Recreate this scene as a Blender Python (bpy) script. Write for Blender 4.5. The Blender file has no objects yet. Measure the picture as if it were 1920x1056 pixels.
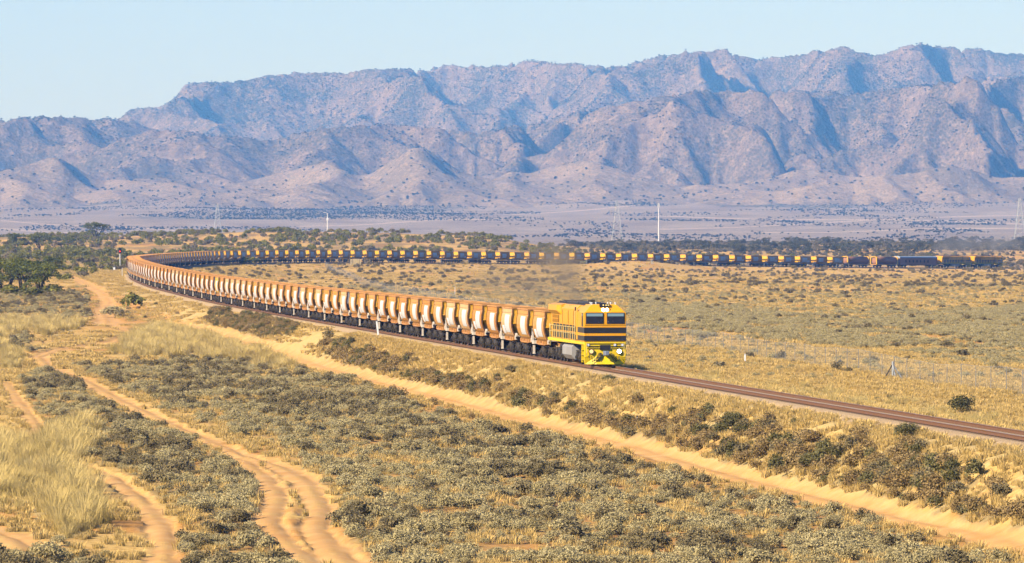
import bpy, bmesh, math, random
import numpy as np
from mathutils import Vector, Matrix, Euler
R = math.radians
random.seed(7); rng = np.random.default_rng(11)
scene = bpy.context.scene
COL = scene.collection

# ------------------------------------------------------------------ camera, sky, sun, exposure
CAMZ = 8.8          # metres above the rail at the yellow locomotive
F = 10700.0         # focal length in pixels of the 1920 wide frame
cam_d = bpy.data.cameras.new('camera'); cam = bpy.data.objects.new('camera', cam_d); COL.objects.link(cam)
cam_d.sensor_width = 36; cam_d.lens = 36 * F / 1920
cam_d.clip_start = 1.0; cam_d.clip_end = 60000
cam.location = (0, 0, CAMZ); cam.rotation_euler = (R(90) - math.atan(78 / F), 0, 0)
scene.camera = cam
SUN_EL, SUN_AZ = R(33), math.atan2(-0.77, -0.60)      # azimuth measured as atan2(x, y): left of and a little behind the camera
sd = bpy.data.lights.new('sun', 'SUN'); sd.energy = 4.9; sd.angle = R(0.5); sd.color = (1.0, 0.905, 0.735)
sun = bpy.data.objects.new('sun', sd); COL.objects.link(sun)
to_sun = Vector((math.sin(SUN_AZ) * math.cos(SUN_EL), math.cos(SUN_AZ) * math.cos(SUN_EL), math.sin(SUN_EL)))
sun.rotation_euler = to_sun.to_track_quat('Z', 'Y').to_euler(); sun.location = (-60, -20, 120)
w = bpy.data.worlds.new('World'); scene.world = w; w.use_nodes = True
nt = w.node_tree; bg = nt.nodes['Background']
sky = nt.nodes.new('ShaderNodeTexSky'); sky.sky_type = 'NISHITA'; sky.sun_disc = False
sky.sun_elevation = SUN_EL; sky.sun_rotation = SUN_AZ; sky.altitude = 300; sky.air_density = 1.0; sky.dust_density = 0.3; sky.ozone_density = 2.5
mx = nt.nodes.new('ShaderNodeMix'); mx.data_type = 'RGBA'; mx.blend_type = 'MULTIPLY'; mx.inputs[0].default_value = 1; mx.inputs[7].default_value = (.64, .765, 1.27, 1)
nt.links.new(sky.outputs[0], mx.inputs[6]); nt.links.new(mx.outputs[2], bg.inputs[0]); bg.inputs[1].default_value = 0.085
scene.view_settings.view_transform = 'Standard'; scene.view_settings.look = 'None'
scene.view_settings.gamma = 1; scene.view_settings.exposure = 0.84
cy = scene.cycles; cy.max_bounces = 5; cy.diffuse_bounces = 0; cy.glossy_bounces = 2; cy.transmission_bounces = 2
cy.transparent_max_bounces = 12; cy.volume_bounces = 0; cy.use_denoising = True
cy.volume_max_steps = 64

# ------------------------------------------------------------------ numpy noise
def vnoise(x, y, seed=0):
    x = np.asarray(x, float); y = np.asarray(y, float)
    xi = np.floor(x).astype(np.int64); yi = np.floor(y).astype(np.int64); xf = x - xi; yf = y - yi
    def h(a, b):
        n = (a * 374761393 + b * 668265263 + seed * 1442695041) & 0xffffffff
        n = ((n ^ (n >> 13)) * 1274126177) & 0xffffffff
        n = ((n ^ (n >> 16)) * 2246822519) & 0xffffffff
        return ((n ^ (n >> 15)) & 0xffffff) / float(0xffffff)
    u = xf * xf * xf * (xf * (xf * 6 - 15) + 10); v = yf * yf * yf * (yf * (yf * 6 - 15) + 10)
    a = h(xi, yi); b = h(xi + 1, yi); c = h(xi, yi + 1); d = h(xi + 1, yi + 1)
    return (a + (b - a) * u) * (1 - v) + (c + (d - c) * u) * v
def fbm(x, y, oct=4, seed=0, gain=0.5):
    s = 0; a = 1; t = 0
    for o in range(oct):
        s = s + a * vnoise(x * 2 ** o + 17.3 * o, y * 2 ** o - 9.1 * o, seed + o); t += a; a *= gain
    return s / t
def sstep(a, b, x):
    t = np.clip((np.asarray(x, float) - a) / (b - a), 0, 1); return t * t * (3 - 2 * t)

# ------------------------------------------------------------------ the railway line: x and rail height as functions of y
TRK = [(60, 6.5 + (398 - 60) * .1206, 0), (200, 6.5 + 198 * .1206, 0), (398, 6.5, 0), (660, 6.5 - 262 * .1206, .05), (800, -41.9, .3), (950, -59.6, 1.1), (1050, -69.2, 1.7)]
FAR = [(1180, -78.5, 1.9), (1320, -83.8, 1.9), (1450, -85.6, 2.0), (1590, -83.2, 2.2), (1676, -62.6, 2.3), (1737, -42.2, 2.1), (1810, -10.2, 1.5), (1873, 24.5, 0.95), (1928, 61.3, .35), (1980, 99.9, -.4), (2006, 120, -.8), (2075, 172, -1.3), (2200, 268, -1.5), (2500, 500, -1.5)]
_p = np.array(TRK + FAR)
def smooth_interp(xs, ys, n=4000):
    q = np.linspace(xs[0], xs[-1], n); v = np.interp(q, xs, ys); k = int(60 / (q[1] - q[0]))
    ker = np.hanning(2 * k + 1); ker /= ker.sum()
    e0 = v[0] + (v[1] - v[0]) * np.arange(-k, 0); e1 = v[-1] + (v[-1] - v[-2]) * np.arange(1, k + 1)
    return q, np.convolve(np.concatenate([e0, v, e1]), ker, 'valid')
_qy, _qx = smooth_interp(_p[:, 0], _p[:, 1]); _, _qz = smooth_interp(_p[:, 0], _p[:, 2])
_qs = np.concatenate([[0], np.cumsum(np.hypot(np.diff(_qy), np.diff(_qx)))])
def trk_x(y): return np.interp(y, _qy, _qx)
def trk_z(y): return np.interp(y, _qy, _qz)
def trk_slope(y): return np.interp(y, _qy, np.gradient(_qx, _qy))
def s_of_y(y): return float(np.interp(y, _qy, _qs))
def at_s(s):
    y = float(np.interp(s, _qs, _qy)); m = float(trk_slope(y)); d = Vector((m, 1, 0)).normalized()
    return Vector((float(trk_x(y)), y, float(trk_z(y)))), d

# ------------------------------------------------------------------ ground heights
PXC = [-400, 0, 200, 350, 500, 700, 900, 1000, 1100, 1300, 1920, 2400]
PYC = [446, 446, 443, 440, 436.5, 437, 443, 449, 455, 459, 460, 460]
def ground(x, y, fine=True):
    x = np.asarray(x, float); y = np.asarray(y, float)
    px = np.clip(960 + F * x / np.maximum(y, 60), -300, 2300)
    zt = trk_z(y); m = trk_slope(y); d = (x - trk_x(y)) / np.sqrt(1 + m * m)
    # left / outer side of the line
    left = np.interp(y, [0, 500, 760, 900, 1060, 1400, 1900], [-3.3, -3.05, -2.3, -.9, .9, 2.4, 4.2])
    crest = CAMZ + (450 - np.interp(px, PXC, PYC)) * 2350 / F
    bl = np.where(y < 1900, left, np.interp(y, [1900, 2350, 2420, 3000, 3800], [0, 1, 1, .45, 0]) * (crest - 4.2) + np.interp(y, [1900, 2420, 3800, 4000], [4.2, 4.2, 0, 0]))
    br = np.interp(y, [0, 500, 760, 1000, 1900, 2200, 2600, 3000, 3300, 3900], [-3.3, -3.05, -2.3, -1.8, -1.5, -1.2, 3.2, 6.4, 6.2, 0])
    k = sstep(900, 1180, px) * sstep(1200, 1500, y)
    outer = bl * (1 - k) + br * k
    inner = -1.7 + 2.3 * sstep(1150, 1650, y) * (1 - sstep(700, 1250, px)) + 0 * x
    plain = np.where(d < 0, outer, inner)
    plain = plain + (fbm(x / 55, y / 90, 3, 3) - .5) * np.where(y < 1000, .8, 1.6) * sstep(2, 20, np.abs(d))
    W = np.interp(y, [0, 700, 1100, 1600], [5.6, 6.5, 14, 40])
    W = np.where(d > 0, W * 1.2, W)
    t = sstep(0, 1, (np.abs(d) - 2.5) / W)
    z = (zt - .50) * (1 - t) + plain * t
    # low rise in front of the far wagons
    xb, yb = 240 * 1850 / F, 1850.
    z = z + 2.1 * np.exp(-((x - xb) / 17) ** 2 - ((y - yb + (x - xb) * -1.2) / 26) ** 2) * (d > 8)
    # the wide plain and the rise to the foot of the range
    far = 13 * sstep(8300, 9400, y) * sstep(.42, .68, fbm(x / 190, y / 700, 3, 12)) + np.interp(y, [0, 3300, 3900, 4800, 6500, 8000, 9500, 12000, 20000], [0, 0, 0, 2, 24, 46, 74, 110, 110])
    wf = sstep(3000, 4200, y)
    z = z * (1 - wf) + (far + (fbm(x / 500, y / 900, 3, 9) - .5) * np.interp(y, [3300, 6000, 9500], [2, 8, 22])) * wf
    if fine:
        a = np.interp(y, [0, 400, 1500, 3000], [1, 1, .7, 0]) * sstep(2.0, 5, np.abs(d)) * np.where((d < 0) & (y < 1000), .36 + .64 * sstep(11, 15, -d), 1)
        z = z + a * ((fbm(x / 5, y / 7, 3, 21) - .5) * .42 + (fbm(x / 1.1, y / 1.3, 2, 22) - .5) * .14)
    return z
_HY = np.concatenate([np.arange(110, 1200, 1.0), np.arange(1200, 4000, 3.0)])
def hit(px, py):
    "point of the ground that stands at this place of the frame"
    X = (px - 960) * _HY / F; Z = CAMZ - (py - 450) * _HY / F
    g = ground(X, _HY, False) - Z
    i = int(np.argmax(g >= 0)) if (g >= 0).any() else len(_HY) - 1
    if i > 0:
        a, b = g[i - 1], g[i]; t = -a / (b - a + 1e-9); Y = _HY[i - 1] + (_HY[i] - _HY[i - 1]) * min(max(t, 0), 1)
    else: Y = _HY[0]
    x = (px - 960) * Y / F
    return Vector((x, Y, float(ground(x, Y))))
def proj(x, y, z): return 960 + F * x / y, 450 + F * (CAMZ - z) / y
def in_poly(px, py, poly):
    inside = np.zeros(px.shape, bool); n = len(poly)
    for i in range(n):
        x1, y1 = poly[i]; x2, y2 = poly[(i + 1) % n]
        c = ((y1 > py) != (y2 > py)) & (px < (x2 - x1) * (py - y1) / (y2 - y1 + 1e-12) + x1)
        inside ^= c
    return inside
def jit(px, py): return px + (fbm(px / 30, py / 14, 3, 200) - .5) * 70, py + (fbm(px / 30, py / 14, 3, 207) - .5) * 30
def dist_poly(x, y, pts):
    "distance to a world polyline and half-width interpolated along it; pts (x, y, w)"
    best = np.full(x.shape, 1e9); wb = np.ones(x.shape)
    for (x1, y1, w1), (x2, y2, w2) in zip(pts[:-1], pts[1:]):
        dx, dy = x2 - x1, y2 - y1; t = np.clip(((x - x1) * dx + (y - y1) * dy) / (dx * dx + dy * dy + 1e-9), 0, 1)
        dd = np.hypot(x - x1 - t * dx, y - y1 - t * dy); ww = w1 + (w2 - w1) * t
        k = dd / ww < best; best = np.where(k, dd / ww, best); wb = np.where(k, ww, wb)
    return best, wb

# ------------------------------------------------------------------ roads, given as (px, py, half width in m)
def road(lst):
    out = []
    for i in range(len(lst) - 1):
        for t in (0, .5):
            p = hit(lst[i][0] + (lst[i + 1][0] - lst[i][0]) * t, lst[i][1] + (lst[i + 1][1] - lst[i][1]) * t)
            out.append((p.x, p.y, lst[i][2] + (lst[i + 1][2] - lst[i][2]) * t))
    p = hit(lst[-1][0], lst[-1][1]); out.append((p.x, p.y, lst[-1][2])); return out
ROADS = [
 road([(2050, 1070, 1.1), (1880, 1016, 1.1), (1700, 976, 1.1), (1500, 926, 1.1), (1400, 901, 1.1), (1320, 879, 1.1), (1180, 838, 1.1), (1000, 794, 1.15), (850, 753, 1.2), (700, 716, 1.2), (600, 688, 1.3), (520, 662, 1.4), (420, 632, 1.5), (330, 612, 1.6), (250, 606, 1.8), (200, 604, 2.0), (190, 585, 1.5), (203, 566, 1.4), (190, 548, 1.3), (150, 527, 1.2), (125, 515, 1.2)]),
 road([(190, 604, 1.18), (255, 622, 1.41), (215, 640, 1.18), (110, 655, 1.04), (70, 668, 1.11), (90, 690, 1.04), (140, 705, 0.96), (220, 748, 0.89), (330, 800, 0.85), (430, 845, 0.85), (520, 873, 0.89), (575, 905, 0.89), (598, 950, 0.85), (590, 990, 0.85), (620, 1030, 0.89), (680, 1085, 0.89)]),
 road([(430, 845, 0.67), (490, 890, 0.74), (520, 930, 0.74), (500, 975, 0.74), (540, 1020, 0.67), (590, 1075, 0.67)]),
 road([(150, 870, 0.52), (205, 892, 0.59), (260, 935, 0.67), (300, 985, 0.74), (310, 1030, 0.67), (300, 1080, 0.67)]),
 road([(-60, 985, 1.1), (10, 1005, 1.1), (50, 1035, .9)]),
 road([(10, 715, .5), (40, 760, .55), (70, 800, .6), (55, 840, .5)]),
 road([(1130, 610, 1.6), (1240, 618, 1.7), (1390, 627, 1.3)]),
]
def road_mask(x, y, crown=None, rut=None):
    m = np.zeros(x.shape)
    for i, r in enumerate(ROADS):
        d, ww = dist_poly(x, y, r)
        n = (fbm(x / 1.3, y / 1.8, 4, 40) - .5) * (1.0 if i == 0 else 1.5)
        k = 1 - sstep(.72, 1.25, d + n)
        if crown is not None: crown[:] = np.where(k > m, np.exp(-(d * ww / .32) ** 2) * k, crown)   # the strip between the wheel ruts
        if rut is not None: rut[:] = np.maximum(rut, k * np.exp(-((np.abs(d * ww + (fbm(x / 4, y / 6, 2, 44) - .5) * .3) - .62) / .17) ** 2))
        m = np.maximum(m, k)
    return m
# zones in the frame, used only to decide what grows where
SALT = [[(150, 690), (300, 676), (420, 672), (520, 694), (640, 716), (760, 752), (900, 800), (1050, 838), (1150, 868), (1290, 900), (1420, 932), (1560, 964), (1700, 1006), (1900, 1075), (690, 1080), (630, 1000), (620, 920), (560, 862), (420, 808), (250, 738)],
        [(40, 712), (110, 700), (180, 748), (300, 806), (430, 862), (512, 905), (480, 945), (470, 985), (400, 990), (300, 930), (190, 865), (120, 830), (70, 790)],
        [(320, 1010), (420, 985), (480, 1000), (545, 1056), (560, 1090), (320, 1090)], [(-40, 1035), (60, 1022), (200, 1040), (215, 1090), (-40, 1090)],
        [(-40, 545), (90, 540), (150, 548), (172, 575), (150, 602), (-40, 600)], [(0, 640), (70, 632), (60, 655), (0, 672)]]
TALLG = [[(-40, 830), (60, 835), (120, 812), (172, 825), (170, 870), (120, 880), (160, 930), (190, 985), (110, 1010), (40, 960), (-40, 950)], [(-40, 604), (150, 600), (140, 622), (-40, 634)],
         [(240, 640), (300, 612), (380, 625), (480, 655), (560, 690), (480, 690), (380, 670), (200, 668)], [(0, 640), (30, 650), (30, 700), (0, 690)], [(80, 790), (170, 812), (165, 850), (90, 850)]]
BELT = [[(600, 640), (640, 640), (700, 668), (800, 700), (900, 722), (1000, 742), (1080, 765), (1180, 786), (1290, 790), (1480, 800), (1500, 826), (1600, 826), (1740, 840), (1900, 930), (1940, 1010), (1880, 1004), (1700, 955), (1520, 905), (1380, 869), (1200, 830), (1020, 784), (850, 742), (700, 702), (586, 668)],
        [(380, 590), (450, 585), (570, 600), (560, 630), (480, 640), (400, 625)]]
CARPET = [[(1190, 625), (1400, 632), (1920, 690), (1960, 580), (1500, 590), (1180, 560)]]

# ------------------------------------------------------------------ object helpers
def link(o, parent=None):
    COL.objects.link(o)
    if parent: o.parent = parent
    return o
def tag(o, label=None, cat=None, group=None, kind=None):
    if label: o['label'] = label
    if cat: o['category'] = cat
    if group: o['group'] = group
    if kind: o['kind'] = kind
    return o
def empty(name, loc=(0, 0, 0), rz=0):
    o = bpy.data.objects.new(name, None); o.location = loc; o.rotation_euler = (0, 0, rz); o.empty_display_size = .3
    return link(o)
def copy_tree(o, parent=None):
    c = o.copy(); COL.objects.link(c)
    if parent: c.parent = parent
    for ch in list(o.children): copy_tree(ch, c)
    return c
def np_mesh(name, V, Fq, mats, smooth=False):
    me = bpy.data.meshes.new(name); V = np.asarray(V, np.float32); Fq = np.asarray(Fq, np.int32); k = Fq.shape[1]
    me.vertices.add(len(V)); me.vertices.foreach_set('co', V.ravel())
    me.loops.add(Fq.size); me.loops.foreach_set('vertex_index', Fq.ravel())
    me.polygons.add(len(Fq)); me.polygons.foreach_set('loop_start', np.arange(0, Fq.size, k, dtype=np.int32))
    me.polygons.foreach_set('use_smooth', np.full(len(Fq), smooth))
    me.update(calc_edges=True)
    for m in (mats if isinstance(mats, (list, tuple)) else [mats]): me.materials.append(m)
    return me
class MB:
    "collects simple shapes into one mesh"
    def __init__(self): self.v = []; self.f = []
    def add(self, vs, fs):
        b = len(self.v); self.v += [tuple(p) for p in vs]; self.f += [tuple(i + b for i in q) for q in fs]; return self
    def box(self, c, s, rot=None):
        x, y, z = s[0] / 2, s[1] / 2, s[2] / 2
        vs = [Vector((a, b, d)) for d in (-z, z) for b in (-y, y) for a in (-x, x)]
        if rot: M = Euler(rot).to_matrix(); vs = [M @ v for v in vs]
        return self.add([v + Vector(c) for v in vs], [(0, 2, 3, 1), (4, 5, 7, 6), (0, 1, 5, 4), (2, 6, 7, 3), (0, 4, 6, 2), (1, 3, 7, 5)])
    def tube(self, pts, r, n=6, cap=True):
        pts = [Vector(p) for p in pts]; rs = r if isinstance(r, (list, tuple)) else [r] * len(pts); b = len(self.v); vs = []; fs = []
        for i, p in enumerate(pts):
            d = (pts[min(i + 1, len(pts) - 1)] - pts[max(i - 1, 0)]).normalized()
            a = d.orthogonal().normalized() if abs(d.z) > .95 or abs(d.x) < 1e-6 and abs(d.y) < 1e-6 else d.cross(Vector((0, 0, 1))).normalized()
            if abs(d.z) > .95: a = (Vector((1, 0, 0)) - d * d.x).normalized()
            c = d.cross(a)
            for k in range(n):
                t = 2 * math.pi * k / n; vs.append(p + (a * math.cos(t) + c * math.sin(t)) * rs[i])
        for i in range(len(pts) - 1):
            for k in range(n):
                k2 = (k + 1) % n; fs.append((i * n + k, i * n + k2, (i + 1) * n + k2, (i + 1) * n + k))
        if cap: fs.append(tuple(range(n))[::-1]); fs.append(tuple((len(pts) - 1) * n + k for k in range(n)))
        return self.add(vs, fs)
    def cyl(self, c, axis, r, h, n=16):
        c = Vector(c); a = Vector(axis).normalized() * h / 2; return self.tube([c - a, c + a], r, n)
    def prism(self, prof, x0, x1):
        "profile of (y, z) points swept along x"
        n = len(prof); vs = [(x0, y, z) for y, z in prof] + [(x1, y, z) for y, z in prof]
        fs = [(i, (i + 1) % n, n + (i + 1) % n, n + i) for i in range(n)] + [tuple(range(n))[::-1], tuple(range(n, 2 * n))]
        return self.add(vs, fs)
    def loft(self, rings, caps=True):
        n = len(rings[0]); vs = [p for r in rings for p in r]; fs = []
        for i in range(len(rings) - 1):
            for k in range(n): k2 = (k + 1) % n; fs.append((i * n + k, i * n + k2, (i + 1) * n + k2, (i + 1) * n + k))
        if caps: fs += [tuple(range(n))[::-1], tuple((len(rings) - 1) * n + k for k in range(n))]
        return self.add(vs, fs)
    def mesh(self, name, mat, bevel=0, smooth=False):
        me = bpy.data.meshes.new(name); me.from_pydata(self.v, [], self.f)
        bm = bmesh.new(); bm.from_mesh(me); bmesh.ops.recalc_face_normals(bm, faces=bm.faces)
        if bevel:
            es = [e for e in bm.edges if len(e.link_faces) == 2 and e.calc_face_angle(0) > .5]
            bmesh.ops.bevel(bm, geom=es, offset=bevel, segments=1, affect='EDGES', clamp_overlap=True)
        if smooth:
            for f in bm.faces: f.smooth = True
        bm.to_mesh(me); bm.free(); me.materials.append(mat); return me
    def obj(self, name, mat, parent=None, bevel=0, smooth=False):
        return link(bpy.data.objects.new(name, self.mesh(name, mat, bevel, smooth)), parent)

# ------------------------------------------------------------------ materials
class NT:
    def __init__(self, name):
        self.m = bpy.data.materials.new(name); self.m.use_nodes = True; self.t = self.m.node_tree; self.N = self.t.nodes; self.b = self.N['Principled BSDF']
    def n(self, typ, **kw):
        nd = self.N.new(typ)
        for k, v in kw.items(): setattr(nd, k, v)
        return nd
    def l(self, a, b): self.t.links.new(a, b)
    def noise(self, vec, scale, detail=4, rough=.55):
        nd = self.n('ShaderNodeTexNoise'); nd.inputs['Scale'].default_value = scale; nd.inputs['Detail'].default_value = detail; nd.inputs['Roughness'].default_value = rough
        if vec is not None: self.l(vec, nd.inputs['Vector'])
        return nd.outputs['Fac']
    def ramp(self, fac, stops):
        nd = self.n('ShaderNodeValToRGB'); e = nd.color_ramp.elements
        while len(e) < len(stops): e.new(.5)
        for el, (p, c) in zip(e, stops): el.position = p; el.color = c if len(c) == 4 else (*c, 1)
        self.l(fac, nd.inputs[0]); return nd.outputs[0]
    def mix(self, fac, a, b, mode='MIX'):
        nd = self.n('ShaderNodeMix', data_type='RGBA', blend_type=mode)
        for s, v in ((nd.inputs[0], fac), (nd.inputs[6], a), (nd.inputs[7], b)):
            if isinstance(v, (int, float)): s.default_value = v
            elif isinstance(v, tuple): s.default_value = v if len(v) == 4 else (*v, 1)
            else: self.l(v, s)
        return nd.outputs[2]
    def math(self, op, a, b=None, c=None, clamp=False):
        nd = self.n('ShaderNodeMath', operation=op, use_clamp=clamp)
        for s, v in zip(nd.inputs, (a, b, c)):
            if v is None: continue
            if isinstance(v, (int, float)): s.default_value = v
            else: self.l(v, s)
        return nd.outputs[0]
    def obj(self): return self.n('ShaderNodeTexCoord').outputs['Object']
    def mapped(self, vec, scale):
        nd = self.n('ShaderNodeMapping'); nd.inputs['Scale'].default_value = scale; self.l(vec, nd.inputs['Vector']); return nd.outputs[0]
    def rand(self): return self.n('ShaderNodeObjectInfo').outputs['Random']
    def bump(self, h, strength=.3, dist=.1):
        nd = self.n('ShaderNodeBump'); nd.inputs['Strength'].default_value = strength; nd.inputs['Distance'].default_value = dist
        self.l(h, nd.inputs['Height']); self.l(nd.outputs[0], self.b.inputs['Normal'])
    def done(self, col, rough=.9, metal=0, spec=.3):
        if isinstance(col, tuple): self.b.inputs['Base Color'].default_value = (*col, 1)
        else: self.l(col, self.b.inputs['Base Color'])
        if isinstance(rough, (int, float)): self.b.inputs['Roughness'].default_value = rough
        else: self.l(rough, self.b.inputs['Roughness'])
        self.b.inputs['Metallic'].default_value = metal; self.b.inputs['Specular IOR Level'].default_value = spec
        return self.m
def paint(name, col, grime=(.16, .08, .035), amount=.35, scale=1.2, rough=.5, metal=0):
    k = NT(name); o = k.obj(); f = k.noise(k.mapped(o, (1, 1, .45)), scale, 5, .65)
    f2 = k.noise(o, scale * 6, 3)
    m = k.math('MULTIPLY', k.math('SUBTRACT', f, .42, clamp=True), 2.6 * amount, clamp=True)
    c = k.mix(m, col, grime); c = k.mix(k.math('MULTIPLY', f2, .18), c, tuple(v * .55 for v in col))
    return k.done(c, rough, metal)
def leafmat(name, a, b, spread=.55, trans=.0):
    k = NT(name); r = k.rand(); o = k.obj()
    g = k.n('ShaderNodeNewGeometry').outputs['Random Per Island']
    f = k.math('ADD', k.math('MULTIPLY', r, spread), k.math('MULTIPLY', g, 1 - spread))
    c = k.mix(f, a, b); m = k.done(c, .85, 0, .12)      # thin leaves let some light through
    t = k.n('ShaderNodeBsdfTranslucent'); k.l(c, t.inputs[0]); mx = k.n('ShaderNodeMixShader'); mx.inputs[0].default_value = .33
    k.l(k.b.outputs[0], mx.inputs[1]); k.l(t.outputs[0], mx.inputs[2]); k.l(mx.outputs[0], k.N['Material Output'].inputs[0]); return m
def flat(name, col, rough=.6, metal=0): 
    k = NT(name); f = k.noise(k.obj(), 9, 3); return k.done(k.mix(k.math('MULTIPLY', f, .35), col, tuple(v * .6 for v in col)), rough, metal)
def glow(name, col, s):
    k = NT(name); k.b.inputs['Emission Color'].default_value = (*col, 1); k.b.inputs['Emission Strength'].default_value = s; return k.done(col, .4)

# ground material: colours come from what grows or lies there (masks: R road, G bare orange soil, B straw, A dark scrub)
def ground_material():
    k = NT('ground_soil'); at = k.n('ShaderNodeAttribute', attribute_name='cover'); sp = k.n('ShaderNodeSeparateColor'); k.l(at.outputs['Color'], sp.inputs[0])
    road_, soil_, straw_ = sp.outputs; dark_ = at.outputs['Alpha']
    o = k.n('ShaderNodeNewGeometry').outputs['Position']
    n1 = k.noise(o, .35, 6, .65); n2 = k.noise(o, 2.6, 5, .7); n3 = k.noise(k.mapped(o, (1, .5, 1)), .06, 5, .6)
    straw = k.ramp(n2, [(.28, (.30, .155, .04)), (.42, (.50, .305, .085)), (.58, (.64, .425, .14)), (.75, (.72, .51, .19))])
    straw = k.mix(k.math('MULTIPLY', k.math('SUBTRACT', n1, .5, clamp=True), 3., clamp=True), straw, (.44, .225, .075))
    soil = k.ramp(n2, [(.25, (.33, .135, .032)), (.5, (.52, .245, .062)), (.75, (.61, .32, .095))])
    roadc = k.ramp(n1, [(.3, (.53, .275, .085)), (.52, (.62, .365, .13)), (.72, (.69, .45, .185))])
    n4 = k.noise(o, 11, 4, .8); roadc = k.mix(k.math('MULTIPLY', n2, .35), roadc, (.42, .20, .07)); roadc = k.mix(k.math('MULTIPLY', k.math('SUBTRACT', n4, .52, clamp=True), 2.2, clamp=True), roadc, (.30, .15, .06))
    c = k.mix(soil_, straw, soil); c = k.mix(straw_, c, k.ramp(n2, [(.25, (.34, .215, .075)), (.5, (.52, .375, .145)), (.75, (.60, .455, .20))]))
    c = k.mix(dark_, c, k.ramp(n2, [(.3, (.095, .075, .04)), (.6, (.19, .145, .075))]))
    c = k.mix(road_, c, roadc)
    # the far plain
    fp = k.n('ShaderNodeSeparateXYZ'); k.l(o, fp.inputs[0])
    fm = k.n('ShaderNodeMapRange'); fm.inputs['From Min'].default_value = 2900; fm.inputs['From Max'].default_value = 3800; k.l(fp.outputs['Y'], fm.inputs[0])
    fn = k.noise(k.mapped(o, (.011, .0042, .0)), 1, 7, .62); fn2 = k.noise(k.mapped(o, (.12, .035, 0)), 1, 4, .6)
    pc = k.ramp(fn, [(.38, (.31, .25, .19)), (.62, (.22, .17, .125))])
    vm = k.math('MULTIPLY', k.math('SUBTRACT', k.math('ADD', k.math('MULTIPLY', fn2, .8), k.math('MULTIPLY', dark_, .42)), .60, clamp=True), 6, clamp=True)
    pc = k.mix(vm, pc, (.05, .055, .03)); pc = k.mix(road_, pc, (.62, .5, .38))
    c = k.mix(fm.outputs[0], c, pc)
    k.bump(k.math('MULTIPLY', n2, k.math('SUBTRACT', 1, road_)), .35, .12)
    return k.done(c, .95, 0, .1)

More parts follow.
